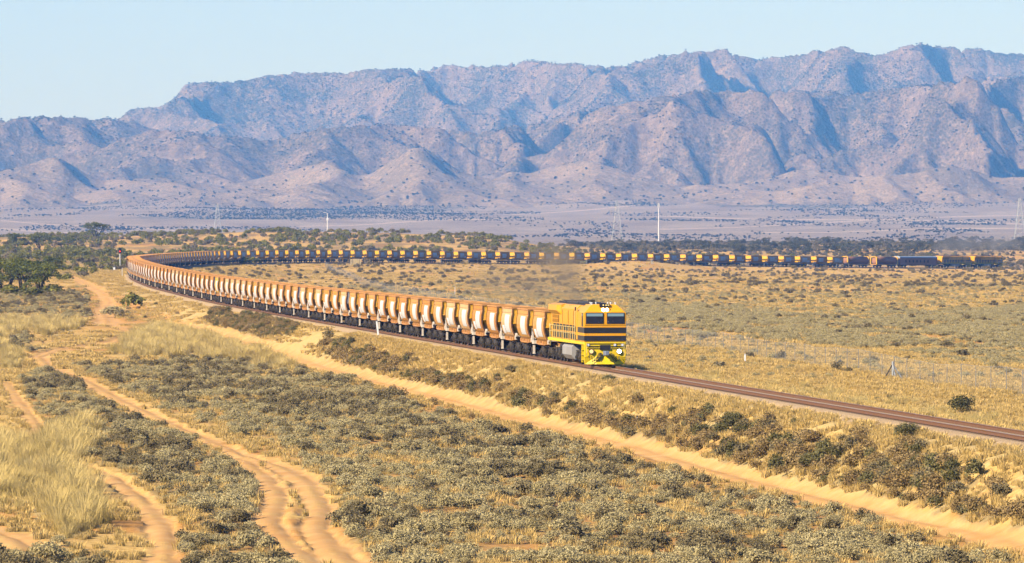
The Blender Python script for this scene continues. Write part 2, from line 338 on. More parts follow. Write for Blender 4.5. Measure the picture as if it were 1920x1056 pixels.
# ------------------------------------------------------------------ ground sheet (roads are the faces of the same sheet that carry the road)
def build_ground():
    rows = [20, 60, 100, 140, 170]; y = 190.
    while y < 16500:
        rows.append(y)
        y += .62 if y < 470 else (1.25 if y < 760 else (2.2 if y < 1150 else (5 if y < 2000 else (9 if y < 3300 else (28 if y < 9500 else 250)))))
    rows = np.array(rows)
    u = np.concatenate([-np.geomspace(.55, .104, 14)[:-1], np.linspace(-.102, .102, 430), np.geomspace(.104, .55, 14)[1:]])
    Y, U = np.meshgrid(rows, u, indexing='ij'); X = U * (Y + 12)
    Z = ground(X, Y)
    x, yy = X.ravel(), Y.ravel(); z = Z.ravel(); zc = ground(X, Y, False).ravel()
    px, py = proj(x, np.maximum(yy, 30), z)
    near = yy < 1900
    rm = np.zeros(x.shape); crown = np.zeros(x.shape); cn = np.zeros(int(near.sum())); rt = cn.copy(); rut = crown.copy(); rm[near] = road_mask(x[near], yy[near], cn, rt); crown[near] = cn; rut[near] = rt
    # wheel ruts and the sunken road
    d0 = x - trk_x(yy); m = trk_slope(yy); d = d0 / np.sqrt(1 + m * m)
    z = zc + (z - zc) * (1 - .8 * rm)
    z = z - .09 * rm + .05 * crown - .075 * rut * sstep(.25, .55, fbm(x / 3, yy / 6, 2, 45)) - .02 * rm * fbm(x / .7, yy / 6, 3, 77)
    soil = np.zeros(x.shape); straw = np.zeros(x.shape); dark = np.zeros(x.shape)
    nz = fbm(x / 9, yy / 14, 4, 50)
    bank = (d < -2.6) & (d > -13) & (yy < 1000)
    soil = np.where(bank, sstep(-5.2, -9, d + (nz - .5) * 7) * .7, sstep(.56, .72, nz) * .8)
    soil = np.maximum(soil, .75 * sstep(640, 760, yy) * (1 - sstep(900, 1000, yy)) * sstep(-4, -8, d) * sstep(-26, -14, d))
    straw = np.where((d < -1.5) & (d > -7.5) & (yy < 1050), sstep(.35, .5, fbm(x / 3, yy / 3, 3, 51)) * .85, 0)
    straw = np.maximum(straw, np.where((d > 1.5) & (d < 16) & (yy < 640), .9 * sstep(17, 12, d), 0))
    px0, py0 = px, py; px, py = jit(px, py)
    for p in TALLG: straw = np.maximum(straw, np.where(in_poly(px, py, p), .8, 0))
    for p in SALT: soil = np.maximum(soil, np.where(in_poly(px, py, p) & near, .75 * sstep(.50, .62, fbm(x / 2.4, yy / 3, 3, 64)), 0))
    for p in SALT: dark = np.maximum(dark, np.where(in_poly(px, py, p) & near, .12 + .35 * sstep(.45, .6, fbm(x / 1.2, yy / 1.5, 3, 60)), 0))
    for p in BELT: dark = np.maximum(dark, np.where(in_poly(px, py, p) & near, .55 * sstep(.45, .6, fbm(x / 1.2, yy / 1.5, 3, 61)), 0))
    for p in CARPET: soil = np.maximum(soil, np.where(in_poly(px, py, p) & (yy < 1300) & (d > 15), .95 * sstep(.53, .62, fbm(x / 9, yy / 30, 3, 65)), 0))
    for p in CARPET: dark = np.maximum(dark, np.where(in_poly(px, py, p) & (yy < 1300) & (d > 15), .1 + .2 * sstep(.42, .6, fbm(x / 2, yy / 5, 3, 62)), 0))
    px, py = px0, py0
    hill = (yy > 1150) & (yy < 3300) & (d < 0)
    dark = np.where(hill, np.maximum(dark, .6 * sstep(.4, .6, fbm(x / 7, yy / 30, 3, 63))), dark)
    # dark scrub belts and pale wheel tracks on the far plain
    fp = yy > 3300
    for (bx0, bx1, by0, by1, k_) in ((280, 860, 388, 414, .62), (560, 920, 376, 396, .55), (60, 280, 374, 386, .7), (1180, 1300, 372, 386, .7), (1330, 1960, 352, 390, .7), (900, 1350, 404, 428, .35), (1500, 1940, 395, 432, .35)):
        cx, cy_ = (bx0 + bx1) / 2, (by0 + by1) / 2
        q = ((px - cx) / (bx1 - bx0) * 2) ** 2 + ((py - cy_ + (px - cx) * .035) / (by1 - by0) * 2) ** 2 + (fbm(x / 120, yy / 300, 4, 70) - .5) * 2.4
        dark = np.where(fp, np.maximum(dark, k_ * (1 - sstep(.6, 1.1, q))), dark)
    for (ax, ay, bx_, by_) in ((0, 413, 420, 440), (0, 428, 300, 446), (560, 424, 960, 410), (1236, 405, 1940, 420), (1236, 430, 1940, 402), (960, 402, 1400, 372), (1420, 436, 1940, 428)):
        t = (px - ax) / (bx_ - ax); q = np.abs(py - (ay + (by_ - ay) * t) - 2 * np.sin(t * 7)) + np.where((t < 0) | (t > 1), 9, 0)
        rm = np.where(fp, np.maximum(rm, .55 * (1 - sstep(.25, 1.0, q))), rm)
    rm = rm * (1 - .55 * crown * sstep(.4, .6, fbm(x / 1.5, yy / 4, 2, 78)))
    nr, nc = len(rows), len(u)
    I = np.arange(nr * nc).reshape(nr, nc)
    Fq = np.stack([I[:-1, :-1], I[:-1, 1:], I[1:, 1:], I[1:, :-1]], -1).reshape(-1, 4)
    V = np.stack([x, yy, z], 1)
    C = np.stack([rm, soil, straw, dark], 1).astype(np.float32)
    mat = ground_material()
    froad = (rm[Fq].mean(1) > .5) & (yy[Fq].mean(1) < 1900)
    def part(name, sel):
        used, inv = np.unique(Fq[sel], return_inverse=True)
        me = np_mesh(name, V[used], inv.reshape(-1, 4), mat, True)
        ca = me.color_attributes.new('cover', 'FLOAT_COLOR', 'POINT'); ca.data.foreach_set('color', C[used].ravel())
        return link(bpy.data.objects.new(name, me))
    tag(part('ground', ~froad), kind='structure'); tag(part('dirt_road', froad), kind='structure')
build_ground()

# ------------------------------------------------------------------ the range: heights carved by running water, then fitted to the crest lines
def carve(H, U, dx, dy, K, dt, iters, m=.45, cap=.78, soft=.02):
    ny, nx = H.shape; N = ny * nx; L2 = math.hypot(dx, dy)
    offs = [(-1, 0, dy), (1, 0, dy), (0, -1, dx), (0, 1, dx), (-1, -1, L2), (-1, 1, L2), (1, -1, L2), (1, 1, L2)]
    idx = np.arange(N).reshape(ny, nx); U = U.copy(); U[0] = 0; U[-1] = 0
    for it in range(iters):
        H = H + U * dt
        best = np.zeros((ny, nx)); rec = idx.copy(); dist = np.ones((ny, nx))
        P = np.pad(H, 1, mode='edge'); IP = np.pad(idx, 1, mode='edge')
        for oy, ox, L in offs:
            s = (H - P[1 + oy:1 + oy + ny, 1 + ox:1 + ox + nx]) / L; k = s > best
            best[k] = s[k]; rec[k] = IP[1 + oy:1 + oy + ny, 1 + ox:1 + ox + nx][k]; dist[k] = L
        rec[0] = idx[0]; rec[-1] = idx[-1]
        r = rec.ravel().tolist(); ol = np.argsort(H.ravel()).tolist()
        A = [dx * dy] * N
        for i in reversed(ol):
            j = r[i]
            if j != i: A[j] += A[i]
        dl = dist.ravel(); c = (K * dt * np.array(A) ** m / dl).tolist(); cp = (dl * cap).tolist(); h = H.ravel().tolist()
        for i in ol:
            j = r[i]
            if j != i:
                hj = h[j]
                if h[i] > hj:
                    v = (h[i] + c[i] * hj) / (1 + c[i]); t = hj + cp[i]; h[i] = v if v < t else t
        H = np.array(h).reshape(ny, nx)
        H[1:-1, 1:-1] += soft * (H[:-2, 1:-1] + H[2:, 1:-1] + H[1:-1, :-2] + H[1:-1, 2:] - 4 * H[1:-1, 1:-1])
    return H
SKYL = [(-200, 232), (0, 222), (30, 218), (60, 212), (80, 213), (105, 220), (150, 219), (190, 215), (225, 216), (245, 203), (275, 200), (310, 195), (330, 178), (345, 156), (360, 153), (440, 152), (500, 140), (560, 135), (660, 135), (690, 129), (730, 128), (790, 131), (825, 121), (870, 124), (930, 122), (980, 114), (1020, 114), (1080, 119), (1172, 124), (1190, 112), (1225, 106), (1260, 100), (1300, 95), (1330, 92), (1370, 98), (1420, 110), (1460, 106), (1510, 99), (1545, 92), (1575, 86), (1605, 93), (1630, 101), (1660, 100), (1685, 87), (1710, 82), (1760, 84), (1800, 92), (1830, 89), (1870, 98), (1920, 101), (2120, 120)]
FRNT = [(-200, 225), (0, 226), (60, 216), (130, 220), (210, 222), (300, 240), (400, 252), (500, 262), (600, 240), (700, 232), (800, 238), (900, 246), (1000, 232), (1080, 208), (1175, 192), (1250, 178), (1310, 167), (1400, 172), (1500, 168), (1590, 176), (1660, 166), (1720, 158), (1760, 152), (1830, 146), (1920, 142), (2120, 140)]
SKYB = [(-200, 262), (150, 250), (215, 224)] + [p for p in SKYL if p[0] > 224]
def range_mesh(name, y0, y1, zc, target, base_lift, seed, pk, hw=1500., ramp=500):
    dx, dy = 20., 20.
    xs = np.arange(-hw, hw + .1, dx); ys = np.arange(y0, y1 + .1, dy); X, Y = np.meshgrid(xs, ys)
    def upl(X, Y):
        px = 960 + F * X / Y
        hgt = (450 - np.interp(px, *zip(*target))) / 250.
        e = np.minimum(sstep(y0, y0 + ramp, Y + (fbm(X / 300, Y / 300, 2, seed + 5) - .5) * 420), sstep(y1, y1 - 300, Y))
        return (.1 + 2.2 * sstep(.3, .7, fbm(X / 190, Y / 420, 3, seed))) * e * (.35 + .65 * hgt) + .02
    H = fbm(X / 90, Y / 90, 3, seed + 1) * 30 * np.clip(upl(X, Y), 0, 1)
    H = carve(H, upl(X, Y), dx, dy, .030, 5., 60)
    def up(H):
        n = np.zeros((2 * H.shape[0] - 1, 2 * H.shape[1] - 1)); n[::2, ::2] = H; n[1::2, ::2] = (H[1:] + H[:-1]) / 2; n[:, 1::2] = (n[:, 2::2] + n[:, :-2:2]) / 2; return n
    H = up(H); xs = np.linspace(xs[0], xs[-1], H.shape[1]); ys = np.linspace(ys[0], ys[-1], H.shape[0]); X, Y = np.meshgrid(xs, ys)
    H = H + (fbm(X / 30, Y / 30, 2, seed + 2) - .5) * 5 * np.clip(upl(X, Y), 0, 1)
    H = carve(H, upl(X, Y), 10, 10, .034, 5., 12, cap=.95, soft=.004)
    H = up(H); xs = np.linspace(xs[0], xs[-1], H.shape[1]); ys = np.linspace(ys[0], ys[-1], H.shape[0]); X, Y = np.meshgrid(xs, ys)
    # fit the crest bearing by bearing
    base = ground(X, Y, False) + base_lift
    px = 960 + F * X / Y; bins = np.arange(-300, 2225, 5); bi = np.clip(((px + 300) / 5).astype(int), 0, len(bins) - 1)
    want = (450 - np.interp(bins, *zip(*target))) / F
    sm = lambda a, n: np.convolve(np.pad(a, n // 2, mode='edge'), np.hanning(n + 2)[1:-1] / np.hanning(n + 2)[1:-1].sum(), 'valid')
    for rep, n in ((0, 61), (1, 21), (2, pk)):
        mx = np.full(len(bins), -1.); arg = np.zeros(len(bins))
        ang = (H + base - CAMZ) / Y; np.maximum.at(mx, bi.ravel(), ang.ravel())
        top = mx[bi] - ang < 1e-9; yc = np.full(len(bins), zc); yc[bi[top]] = Y[top]
        bc = np.interp(yc, ys, base[:, base.shape[1] // 2])
        need = (want * yc + CAMZ - bc) / np.maximum(mx * yc + CAMZ - bc, 20)
        H = H * np.interp(px, bins, sm(np.clip(need, .3, 3), n))
    det = (np.abs(fbm(X / 42, Y / 42, 3, seed + 7) - .5) * 15 + (fbm(X / 13, Y / 13, 3, seed + 8) - .5) * 6) * sstep(12, 80, H) * (.45 if zc < 10000 else 1)
    print(name, 'H max', H.max(), 'median', np.median(H))
    Z = base - 4 + H + det
    nr, nc = Z.shape; I = np.arange(nr * nc).reshape(nr, nc)
    Fq = np.stack([I[:-1, :-1], I[:-1, 1:], I[1:, 1:], I[1:, :-1]], -1).reshape(-1, 4)
    me = np_mesh(name, np.stack([X.ravel(), Y.ravel(), Z.ravel()], 1), Fq, ROCKS[name], True)
    tag(link(bpy.data.objects.new(name, me)), kind='structure')
    return xs, ys, Z
def rock_material(name, stops, veg_lo, veg_hi):
    k = NT(name); o = k.n('ShaderNodeNewGeometry').outputs['Position']
    n1 = k.noise(k.mapped(o, (.007, .007, .007)), 1, 7, .62); n2 = k.noise(k.mapped(o, (.06, .06, .06)), 1, 6, .72)
    dots = k.n('ShaderNodeTexVoronoi'); dots.inputs['Scale'].default_value = 1; k.l(k.mapped(o, (.21, .14, .21)), dots.inputs['Vector'])
    rock = k.ramp(n2, stops)
    veg = k.math('MULTIPLY', k.math('SUBTRACT', k.math('ADD', k.math('MULTIPLY', n1, 1.6), k.math('MULTIPLY', n2, .4)), k.math('MULTIPLY_ADD', dots.outputs['Distance'], .7, .52)), 3., clamp=True)
    hz = k.n('ShaderNodeSeparateXYZ'); k.l(o, hz.inputs[0]); hm = k.n('ShaderNodeMapRange'); hm.inputs['From Min'].default_value = 110; hm.inputs['From Max'].default_value = 380; hm.inputs['To Min'].default_value = veg_lo; hm.inputs['To Max'].default_value = veg_hi; k.l(hz.outputs['Z'], hm.inputs[0])
    c = k.mix(k.math('MULTIPLY', veg, hm.outputs[0]), rock, (.042, .047, .030))
    k.bump(n2, .8, 10)
    return k.done(c, .95, 0, .05)
ROCKS = {'foothills': rock_material('foothill_soil', [(.32, (.21, .155, .11)), (.5, (.31, .235, .165)), (.68, (.38, .295, .21))], .42, .6),
         'mountains': rock_material('range_rock', [(.32, (.125, .092, .068)), (.5, (.215, .16, .118)), (.68, (.35, .265, .195))], .6, .95)}
FOOT = [(-200, 330), (0, 318), (110, 290), (180, 335), (300, 330), (420, 345), (520, 322), (610, 300), (680, 330), (785, 268), (850, 318), (930, 335), (1010, 318), (1100, 296), (1190, 325), (1260, 345), (1400, 340), (1510, 312), (1600, 328), (1700, 322), (1790, 306), (1870, 330), (2120, 320)]
RANGES = [range_mesh('foothills', 8650, 9850, 9250, FOOT, 0, 300, 13, 1350., 380), range_mesh('mountains', 9500, 11700, 10700, FRNT, 0, 80, 9), range_mesh('mountains', 12900, 15700, 14300, SKYB, 90, 180, 5, 1800.)]

# ------------------------------------------------------------------ track: ballast, sleepers, rails
M = {}
M['rail'] = paint('rusty_rail', (.20, .092, .040), (.11, .055, .025), .5, 4, .6)
M['railtop'] = flat('worn_rail_top', (.32, .27, .24), .35, .6)
M['sleeper'] = paint('dark_sleeper', (.20, .125, .075), (.16, .10, .06), .5, 5, .9)
def gravel():
    k = NT('ballast_stone'); o = k.obj(); n = k.noise(o, 9, 6, .8); n2 = k.noise(o, .8, 4)
    c = k.ramp(n, [(.3, (.26, .18, .10)), (.5, (.47, .345, .20)), (.7, (.60, .47, .30))]); k.bump(n, .8, .08)
    return k.done(k.mix(k.math('MULTIPLY', n2, .5), c, (.40, .24, .11)), .95, 0, .1)
def sweep(prof, ys, zoff=0):
    V = []; n = len(prof)
    for y in ys:
        x = float(trk_x(y)); z = float(trk_z(y)); m = float(trk_slope(y)); q = math.sqrt(1 + m * m); nx_, ny_ = 1 / q, -m / q
        for (a, b) in prof: V.append((x + nx_ * a, y + ny_ * a, z + b + zoff))
    Fs = [(i * n + k, i * n + (k + 1) % n, (i + 1) * n + (k + 1) % n, (i + 1) * n + k) for i in range(len(ys) - 1) for k in range(n)]
    return V, Fs
YS = np.concatenate([np.arange(150, 1100, 4), np.arange(1100, 2240, 8)])
def build_track():
    V, Fs = sweep([(-2.3, -1.1), (-2.1, -.52), (-1.5, -.27), (-1.2, -.215), (-.68, -.215), (-.6, -.17), (.6, -.17), (.68, -.215), (1.2, -.215), (1.5, -.27), (2.1, -.52), (2.3, -1.1)], YS)
    tag(link(bpy.data.objects.new('ballast', np_mesh('ballast', V, Fs, gravel()))), kind='structure')
    root = tag(empty('railway_track', (float(trk_x(398)), 398, 0)), 'single railway track with rust brown rails on pale ballast', 'railway track')
    def sub(name, V, Fs, mat, smooth=False):
        V = np.array(V) - np.array([float(trk_x(398)), 398, 0]); return link(bpy.data.objects.new(name, np_mesh(name, V, Fs, mat, smooth)), root)
    for sgn in (-1, 1):
        c = sgn * .75
        V, Fs = sweep([(c - .075, -.175), (c - .075, -.155), (c - .012, -.13), (c - .012, -.05), (c - .036, -.04), (c - .036, 0), (c + .036, 0), (c + .036, -.04), (c + .012, -.05), (c + .012, -.13), (c + .075, -.155), (c + .075, -.175)], YS)
        r = sub('rail', V, Fs, M['rail'])
        r.data.materials.append(M['railtop']); mi = np.zeros(len(Fs), np.int32); mi[5::12] = 1; r.data.polygons.foreach_set('material_index', mi)
    b = MB(); y = 160.
    while y < 1120:
        x = float(trk_x(y)); b.box((x - float(trk_x(398)), y - 398, float(trk_z(y)) - .276), (2.15, .25, .14), (0, 0, -math.atan(float(trk_slope(y))))); y += .68
    o = b.obj('sleepers', M['sleeper'], root); o['kind'] = 'stuff'
build_track()

# ------------------------------------------------------------------ diesel locomotive, local +x forward, rail at z = 0, front at x = 0
OR_ = (.80, .355, .006); YE = (.88, .60, .008)
M['loco'] = paint('loco_orange', OR_, (.30, .12, .03), .22, .7, .38)
M['yel'] = paint('loco_yellow', YE, (.30, .17, .04), .3, 1.1, .42)
M['blk'] = paint('loco_black', (.022, .022, .024), (.09, .07, .05), .25, 1, .35)
M['roof'] = paint('loco_roof', (.055, .057, .062), (.12, .10, .08), .4, .8, .6)
M['under'] = paint('under_dark', (.042, .035, .028), (.15, .11, .07), .7, 2.5, .8)
M['wheel'] = paint('wheel_steel', (.07, .055, .045), (.19, .13, .08), .6, 4, .6, .3)
M['tank'] = paint('tank_grey', (.36, .34, .31), (.18, .13, .09), .5, 1, .5)
M['pale'] = paint('pale_rail', (.74, .56, .20), (.3, .2, .1), .3, 2, .5)
M['grille'] = flat('grille_brown', (.14, .07, .02), .7)
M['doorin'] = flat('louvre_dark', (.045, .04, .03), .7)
M['steel'] = flat('coupler_steel', (.26, .30, .36), .4, .5)
M['hose'] = flat('rubber_hose', (.02, .02, .02), .6)
M['white'] = paint('white_paint', (.82, .80, .76), (.45, .33, .2), .25, 1.4, .6)
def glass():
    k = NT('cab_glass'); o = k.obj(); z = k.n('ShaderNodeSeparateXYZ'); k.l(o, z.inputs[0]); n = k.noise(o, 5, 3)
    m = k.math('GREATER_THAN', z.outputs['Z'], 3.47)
    c = k.mix(m, (.006, .010, .025), (.20, .30, .33)); sp = k.math('GREATER_THAN', n, .68)  # upper band is the pale sunshade; random flecks are reflections painted into the colour
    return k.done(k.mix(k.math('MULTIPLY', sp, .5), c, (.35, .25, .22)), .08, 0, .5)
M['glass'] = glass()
M['lamp_on'] = glow('headlight_lit', (1, .93, .78), 14); M['lamp'] = flat('lamp_lens', (.75, .74, .70), .2)
M['dim'] = glow('headlight_dim', (1, .6, .25), .25)
def bogie(L, xs_, wr, axle_half=.72, side_y=1.0, frame_h=.55):
    b = MB()
    for s in (-1, 1):
        b.box((0, s * side_y, frame_h + .12), (L, .14, .22)); b.box((0, s * side_y, frame_h + .30), (L * .55, .16, .18))
        for x in xs_:
            b.box((x, s * (side_y + .02), wr), (.36, .22, .34)); b.cyl((x, s * (side_y + .14), wr), (0, 1, 0), .11, .1, 10)
        for x in (np.array(xs_[:-1]) + np.array(xs_[1:])) / 2:
            for dx in (-.16, 0, .16): b.cyl((x + dx, s * (side_y + .01), frame_h - .04), (0, 0, 1), .065, .34, 8)
    b.box((0, 0, frame_h + .2), (.5, 2 * side_y, .2))
    return b
def wheelset(wr):
    b = MB()
    for s in (-1, 1):
        b.cyl((0, s * .76, 0), (0, 1, 0), wr, .13, 20); b.cyl((0, s * .69, 0), (0, 1, 0), wr + .028, .03, 20); b.cyl((0, s * .84, 0), (0, 1, 0), wr * .55, .06, 14)
    b.cyl((0, 0, 0), (0, 1, 0), .085, 1.9, 8); return b
def make_loco():
    t = empty('diesel_locomotive'); L = 20.6; HW = 1.475
    # cab with raked brow and chamfered roof
    def ring(x, top_in, zt, zs, hw=HW, zb=1.70): return [(x, -hw, zb), (x, hw, zb), (x, hw, zs), (x, hw - top_in, zt), (x, -hw + top_in, zt), (x, -hw, zs)]
    cab = MB().loft([ring(-5.2, .62, 4.27, 3.74), ring(-.62, .62, 4.30, 3.74), ring(-.02, .10, 3.78, 3.72)])
    c = cab.obj('cab', M['loco'], t, .02)
    for y in (-.74, .74):
        f = MB().box((0, y, 3.33), (.05, 1.24, .78)).obj('window', M['blk'], c, .015)
        MB().box((.012, y, 3.34), (.05, 1.13, .66)).obj('pane', M['glass'], f)
    for s in (-1, 1):
        f = MB().box((-.95, s * HW, 3.22), (.62, .05, .95)).obj('side_window', M['blk'], c, .01)
        MB().box((-.95, s * (HW + .012), 3.24), (.5, .05, .8)).obj('pane', M['glass'], f)
        MB().box((-3.9, s * (HW + .004), 2.9), (.75, .03, 2.2)).obj('door', M['loco'], c, .01)
        MB().tube([(-4.7, s * (HW + .06), 1.75), (-4.7, s * (HW + .06), 3.8)], .028, 6).obj('grab_rail', M['pale'], c)
    for z0, z1 in ((1.77, 2.11), (2.31, 2.69)):
        b = MB(); b.box((-.001, 0, (z0 + z1) / 2), (.02, 2 * HW + .02, z1 - z0))
        for s in (-1, 1): b.box((-2.5, s * (HW + .003), (z0 + z1) / 2), (4.98, .014, z1 - z0))
        b.obj('black_stripe', M['blk'], c)
    MB().box((-.01, 0, 2.90), (.06, 2.9, .05)).obj('trim', M['loco'], c)
    hl = MB().box((-.20, .0, 3.93), (.26, .62, .24)).obj('headlight_box', M['loco'], c, .02)
    for y in (-.13, .13): MB().cyl((-.06, y, 3.93), (1, 0, 0), .105, .06, 16).obj('headlight', M['lamp_on'], hl)
    r = MB().box((-.42, 0, 4.22), (.24, .70, .22)).obj('horn_recess', M['blk'], c)
    for y in (-.1, .1, .25): MB().tube([(-.35, y, 4.24), (-.22, y, 4.24)], [.03, .06], 8).obj('horn', M['pale'], r)
    for y in (-.82, .82):
        MB().cyl((-.36, y, 4.03), (.75, 0, .66), .085, .05, 14).obj('round_vent', M['tank'], c)
    for x, y in ((-.62, -.85), (-.62, .8), (-1.1, -.5), (-1.5, .6), (-2.2, -.75), (-.7, .28)):
        b = MB(); b.cyl((x, y, 4.33), (0, 0, 1), .035, .12, 8); b.cyl((x, y, 4.41), (0, 0, 1), .055, .06, 8); b.obj('antenna', M['white'], c)
    # hood: narrower behind the cab with flared radiator at the rear
    hood = MB().prism([(-1.36, 1.70), (1.36, 1.70), (1.36, 3.92), (1.05, 4.2), (-1.05, 4.2), (-1.36, 3.92)], -5.2, -19.0).obj('hood', M['loco'], t, .02)
    for s in (-1, 1):
        ring2 = lambda x, o: [(x, s * 1.34, 3.55), (x, s * (1.36 + .001), 3.42), (x, s * (1.36 + o), 3.72), (x, s * (1.36 + o * .9), 4.12), (x, s * 1.0, 4.22)]
        MB().loft([ring2(-13.2, .02), ring2(-14.0, .26), ring2(-18.8, .26)]).obj('radiator_flare', M['loco'], hood)
        MB().box((-16.4, s * 1.375, 3.12), (3.6, .04, .52)).obj('radiator_grille', M['grille'], hood)
        g = MB().box((-16.4, s * 1.40, 3.12), (3.5, .03, .05))
        for i in range(9): g.box((-18 + i * .4, s * 1.40, 3.12), (.05, .03, .5))
        g.obj('grille_bars', M['loco'], hood)
        for i in range(7):
            for z in (1.98, 2.52): MB().box((-6.2 - i * 1.8, s * 1.372, z + .02), (1.32, .03, .44)).obj('louvre_door', M['doorin'], hood)
        for x in (-7.8, -10.8): MB().box((x, s * 1.373, 3.28), (2.3, .028, .8)).obj('upper_panel', M['loco'], hood, .01)
    for s in (-1, 1):
        MB().box((-5.26, s * 1.40, 2.95), (.16, .10, 2.2)).obj('door_gap', M['blk'], hood)
        for x in (-9.3, -12.6, -6.5): MB().box((x, s * 1.372, 3.3), (.05, .02, 1.0)).obj('panel_seam', M['grille'], hood)
    roof = MB(); roof.box((-11.2, 0, 4.235), (15.2, 2.0, .07)); roof.obj('roof', M['roof'], t)
    for x, l, h in ((-6.6, 2.0, .08), (-9.6, 2.8, .11), (-12.9, 2.6, .08), (-16.8, 3.6, .10)):
        MB().box((x, 0, 4.27 + h / 2), (l, 1.72, h)).obj('roof_hatch', M['roof'], t, .04)
    for x in (-16, -17.6): MB().cyl((x, 0, 4.40), (0, 0, 1), .62, .06, 20).obj('radiator_fan', M['blk'], t)
    MB().box((-7.2, 0, 4.42), (.9, .4, .3)).obj('exhaust_stack', M['under'], t, .02)
    # deck, pilot and underframe
    MB().box((-10.3, 0, 1.58), (20.2, 2.9, .22)).obj('deck', M['yel'], t, .02)
    p = MB().loft([[(-.05, -1.46, .62), (-.05, 1.46, .62), (-.05, 1.46, 1.69), (-.05, -1.46, 1.69)], [(-.30, -1.46, .62), (-.30, 1.46, .62), (-.30, 1.46, 1.69), (-.30, -1.46, 1.69)]]).obj('front_panel', M['yel'], t, .01)
    pl = MB().loft([[(.16, -.62, .12), (.16, .62, .12), (-.02, .62, .66), (-.02, -.62, .66)], [(-.16, -.62, .12), (-.16, .62, .12), (-.22, .62, .66), (-.22, -.62, .66)]])
    for s in (-1, 1): pl.loft([[(.15, s * .60, .12), (-.22, s * 1.40, .12), (-.05, s * 1.46, .70), (-.03, s * .60, .70)], [(-.12, s * .60, .12), (-.42, s * 1.40, .12), (-.34, s * 1.46, .70), (-.30, s * .60, .70)]])
    pl.obj('pilot', M['yel'], t, .01)
    MB().box((-.02, 0, 1.30), (.12, .74, .34)).obj('coupler_pocket', M['blk'], p)
    for z in (1.60, 1.42, 1.27):
        MB().box((-.02, 0, z), (.10, 2.6, .035)).obj('step_bar', M['yel'], p)
    for s in (-1, 1): MB().box((-.034, s * .8, 1.33), (.02, .62, .06)).obj('dark_slot', M['blk'], p)  # black strips lying on the front panel
    cp = MB(); cp.box((.20, 0, .90), (.5, .28, .26)); cp.loft([[(.38, -.22, .72), (.38, .24, .72), (.38, .24, 1.08), (.38, -.22, 1.08)], [(.66, -.08, .76), (.66, .20, .76), (.66, .20, 1.04), (.66, -.08, 1.04)]])
    cp.obj('coupler', M['steel'], t, .03)
    for i, (y0, y1, dz) in enumerate(((-.35, -.95, .32), (-.30, -.75, .40), (-.42, -1.1, .22), (.38, .75, .3), (.45, .95, .42), (-.25, -.55, .5))):
        MB().tube([(.04, y0, .92), (.14, y0 + (y1 - y0) * .25, .62), (.17, y0 + (y1 - y0) * .55, .40), (.15, y1, dz), (.06, y1 * 1.02, .70)], .026, 6).obj('brake_hose', M['hose'], t)
    for s, m in ((-1, 'dim'), (1, 'lamp_on')):
        h = MB().cyl((-.0, s * .98, 1.02), (1, 0, 0), .19, .14, 18).obj('ditch_light', M['blk'], t)
        MB().cyl((.05, s * .98, 1.02), (1, 0, 0), .14, .08, 18).obj('lens', M[m], h)
    for y in (-1.2, .68, 1.2):
        h = MB().cyl((-.0, y, 1.47), (1, 0, 0), .105, .12, 14).obj('marker_light', M['tank'], t)
        MB().cyl((.04, y, 1.47), (1, 0, 0), .08, .07, 14).obj('lens', M['lamp'], h)
    for s in (-1, 1):
        MB().tube([(.03, s * 1.32, .75), (.10, s * 1.32, .9), (.10, s * 1.32, 1.5), (.0, s * 1.32, 1.6)], .022, 6).obj('front_handrail', M['pale'], t)
        b = MB()
        for z in (.42, .78, 1.14): b.box((-.75, s * 1.42, z), (.5, .26, .05))
        b.box((-1.02, s * 1.42, .85), (.04, .24, 1.2)); b.obj('steps', M['yel'], t)
        b = MB(); b.tube([(-5.3, s * 1.42, 2.62), (-19.2, s * 1.42, 2.62)], .024, 6); b.tube([(-5.3, s * 1.42, 2.18), (-19.2, s * 1.42, 2.18)], .02, 6)
        for i in range(12): b.tube([(-5.3 - i * 1.26, s * 1.42, 1.68), (-5.3 - i * 1.26, s * 1.42, 2.62)], .024, 6)
        b.obj('walkway_handrail', M['pale'], t)
        b = MB(); b.tube([(-19.3, s * 1.40, 1.1), (-19.3, s * 1.44, 2.55), (-19.5, s * 1.40, 2.7), (-20.2, s * 1.2, 2.7), (-20.3, s * .9, 2.6), (-20.3, s * .9, 1.7)], .026, 6); b.obj('rear_handrail', M['pale'], t)
    MB().box((-19.8, 0, 2.25), (.5, 1.3, 1.1)).obj('rear_cabinet', M['loco'], t, .02)
    tk = MB().prism([(-1.38, .62), (-1.1, .30), (1.1, .30), (1.38, .62), (1.38, 1.2), (1.1, 1.46), (-1.1, 1.46), (-1.38, 1.2)], -7.6, -12.6).obj('fuel_tank', M['tank'], t, .02)
    [MB().tube([(-13.0, s * 1.2, 1.15), (-14.0, s * 1.2, 1.15)], .2, 12).obj('air_reservoir', M['under'], t) for s in (-1, 1)]
    MB().box((-10.3, 0, 1.36), (19.4, 1.5, .25)).obj('underframe', M['under'], t)
    for x in (-4.6, -15.9):
        bg_ = bogie(4.6, [-1.75, 0, 1.75], .50, side_y=1.08, frame_h=.62)
        for s in (-1, 1):
            bg_.tube([(-1.6, s * 1.2, .95), (1.6, s * 1.2, .95)], .05, 6); [bg_.box((q, s * 1.18, .82), (.34, .16, .4)) for q in (-.88, .88)]
        bo = bg_.obj('bogie', M['under'], t); bo.location = (x, 0, 0)
        for q in (-1.75, 0, 1.75): wo = wheelset(.50).obj('wheelset', M['wheel'], bo); wo.location = (q, 0, .50)
    return t
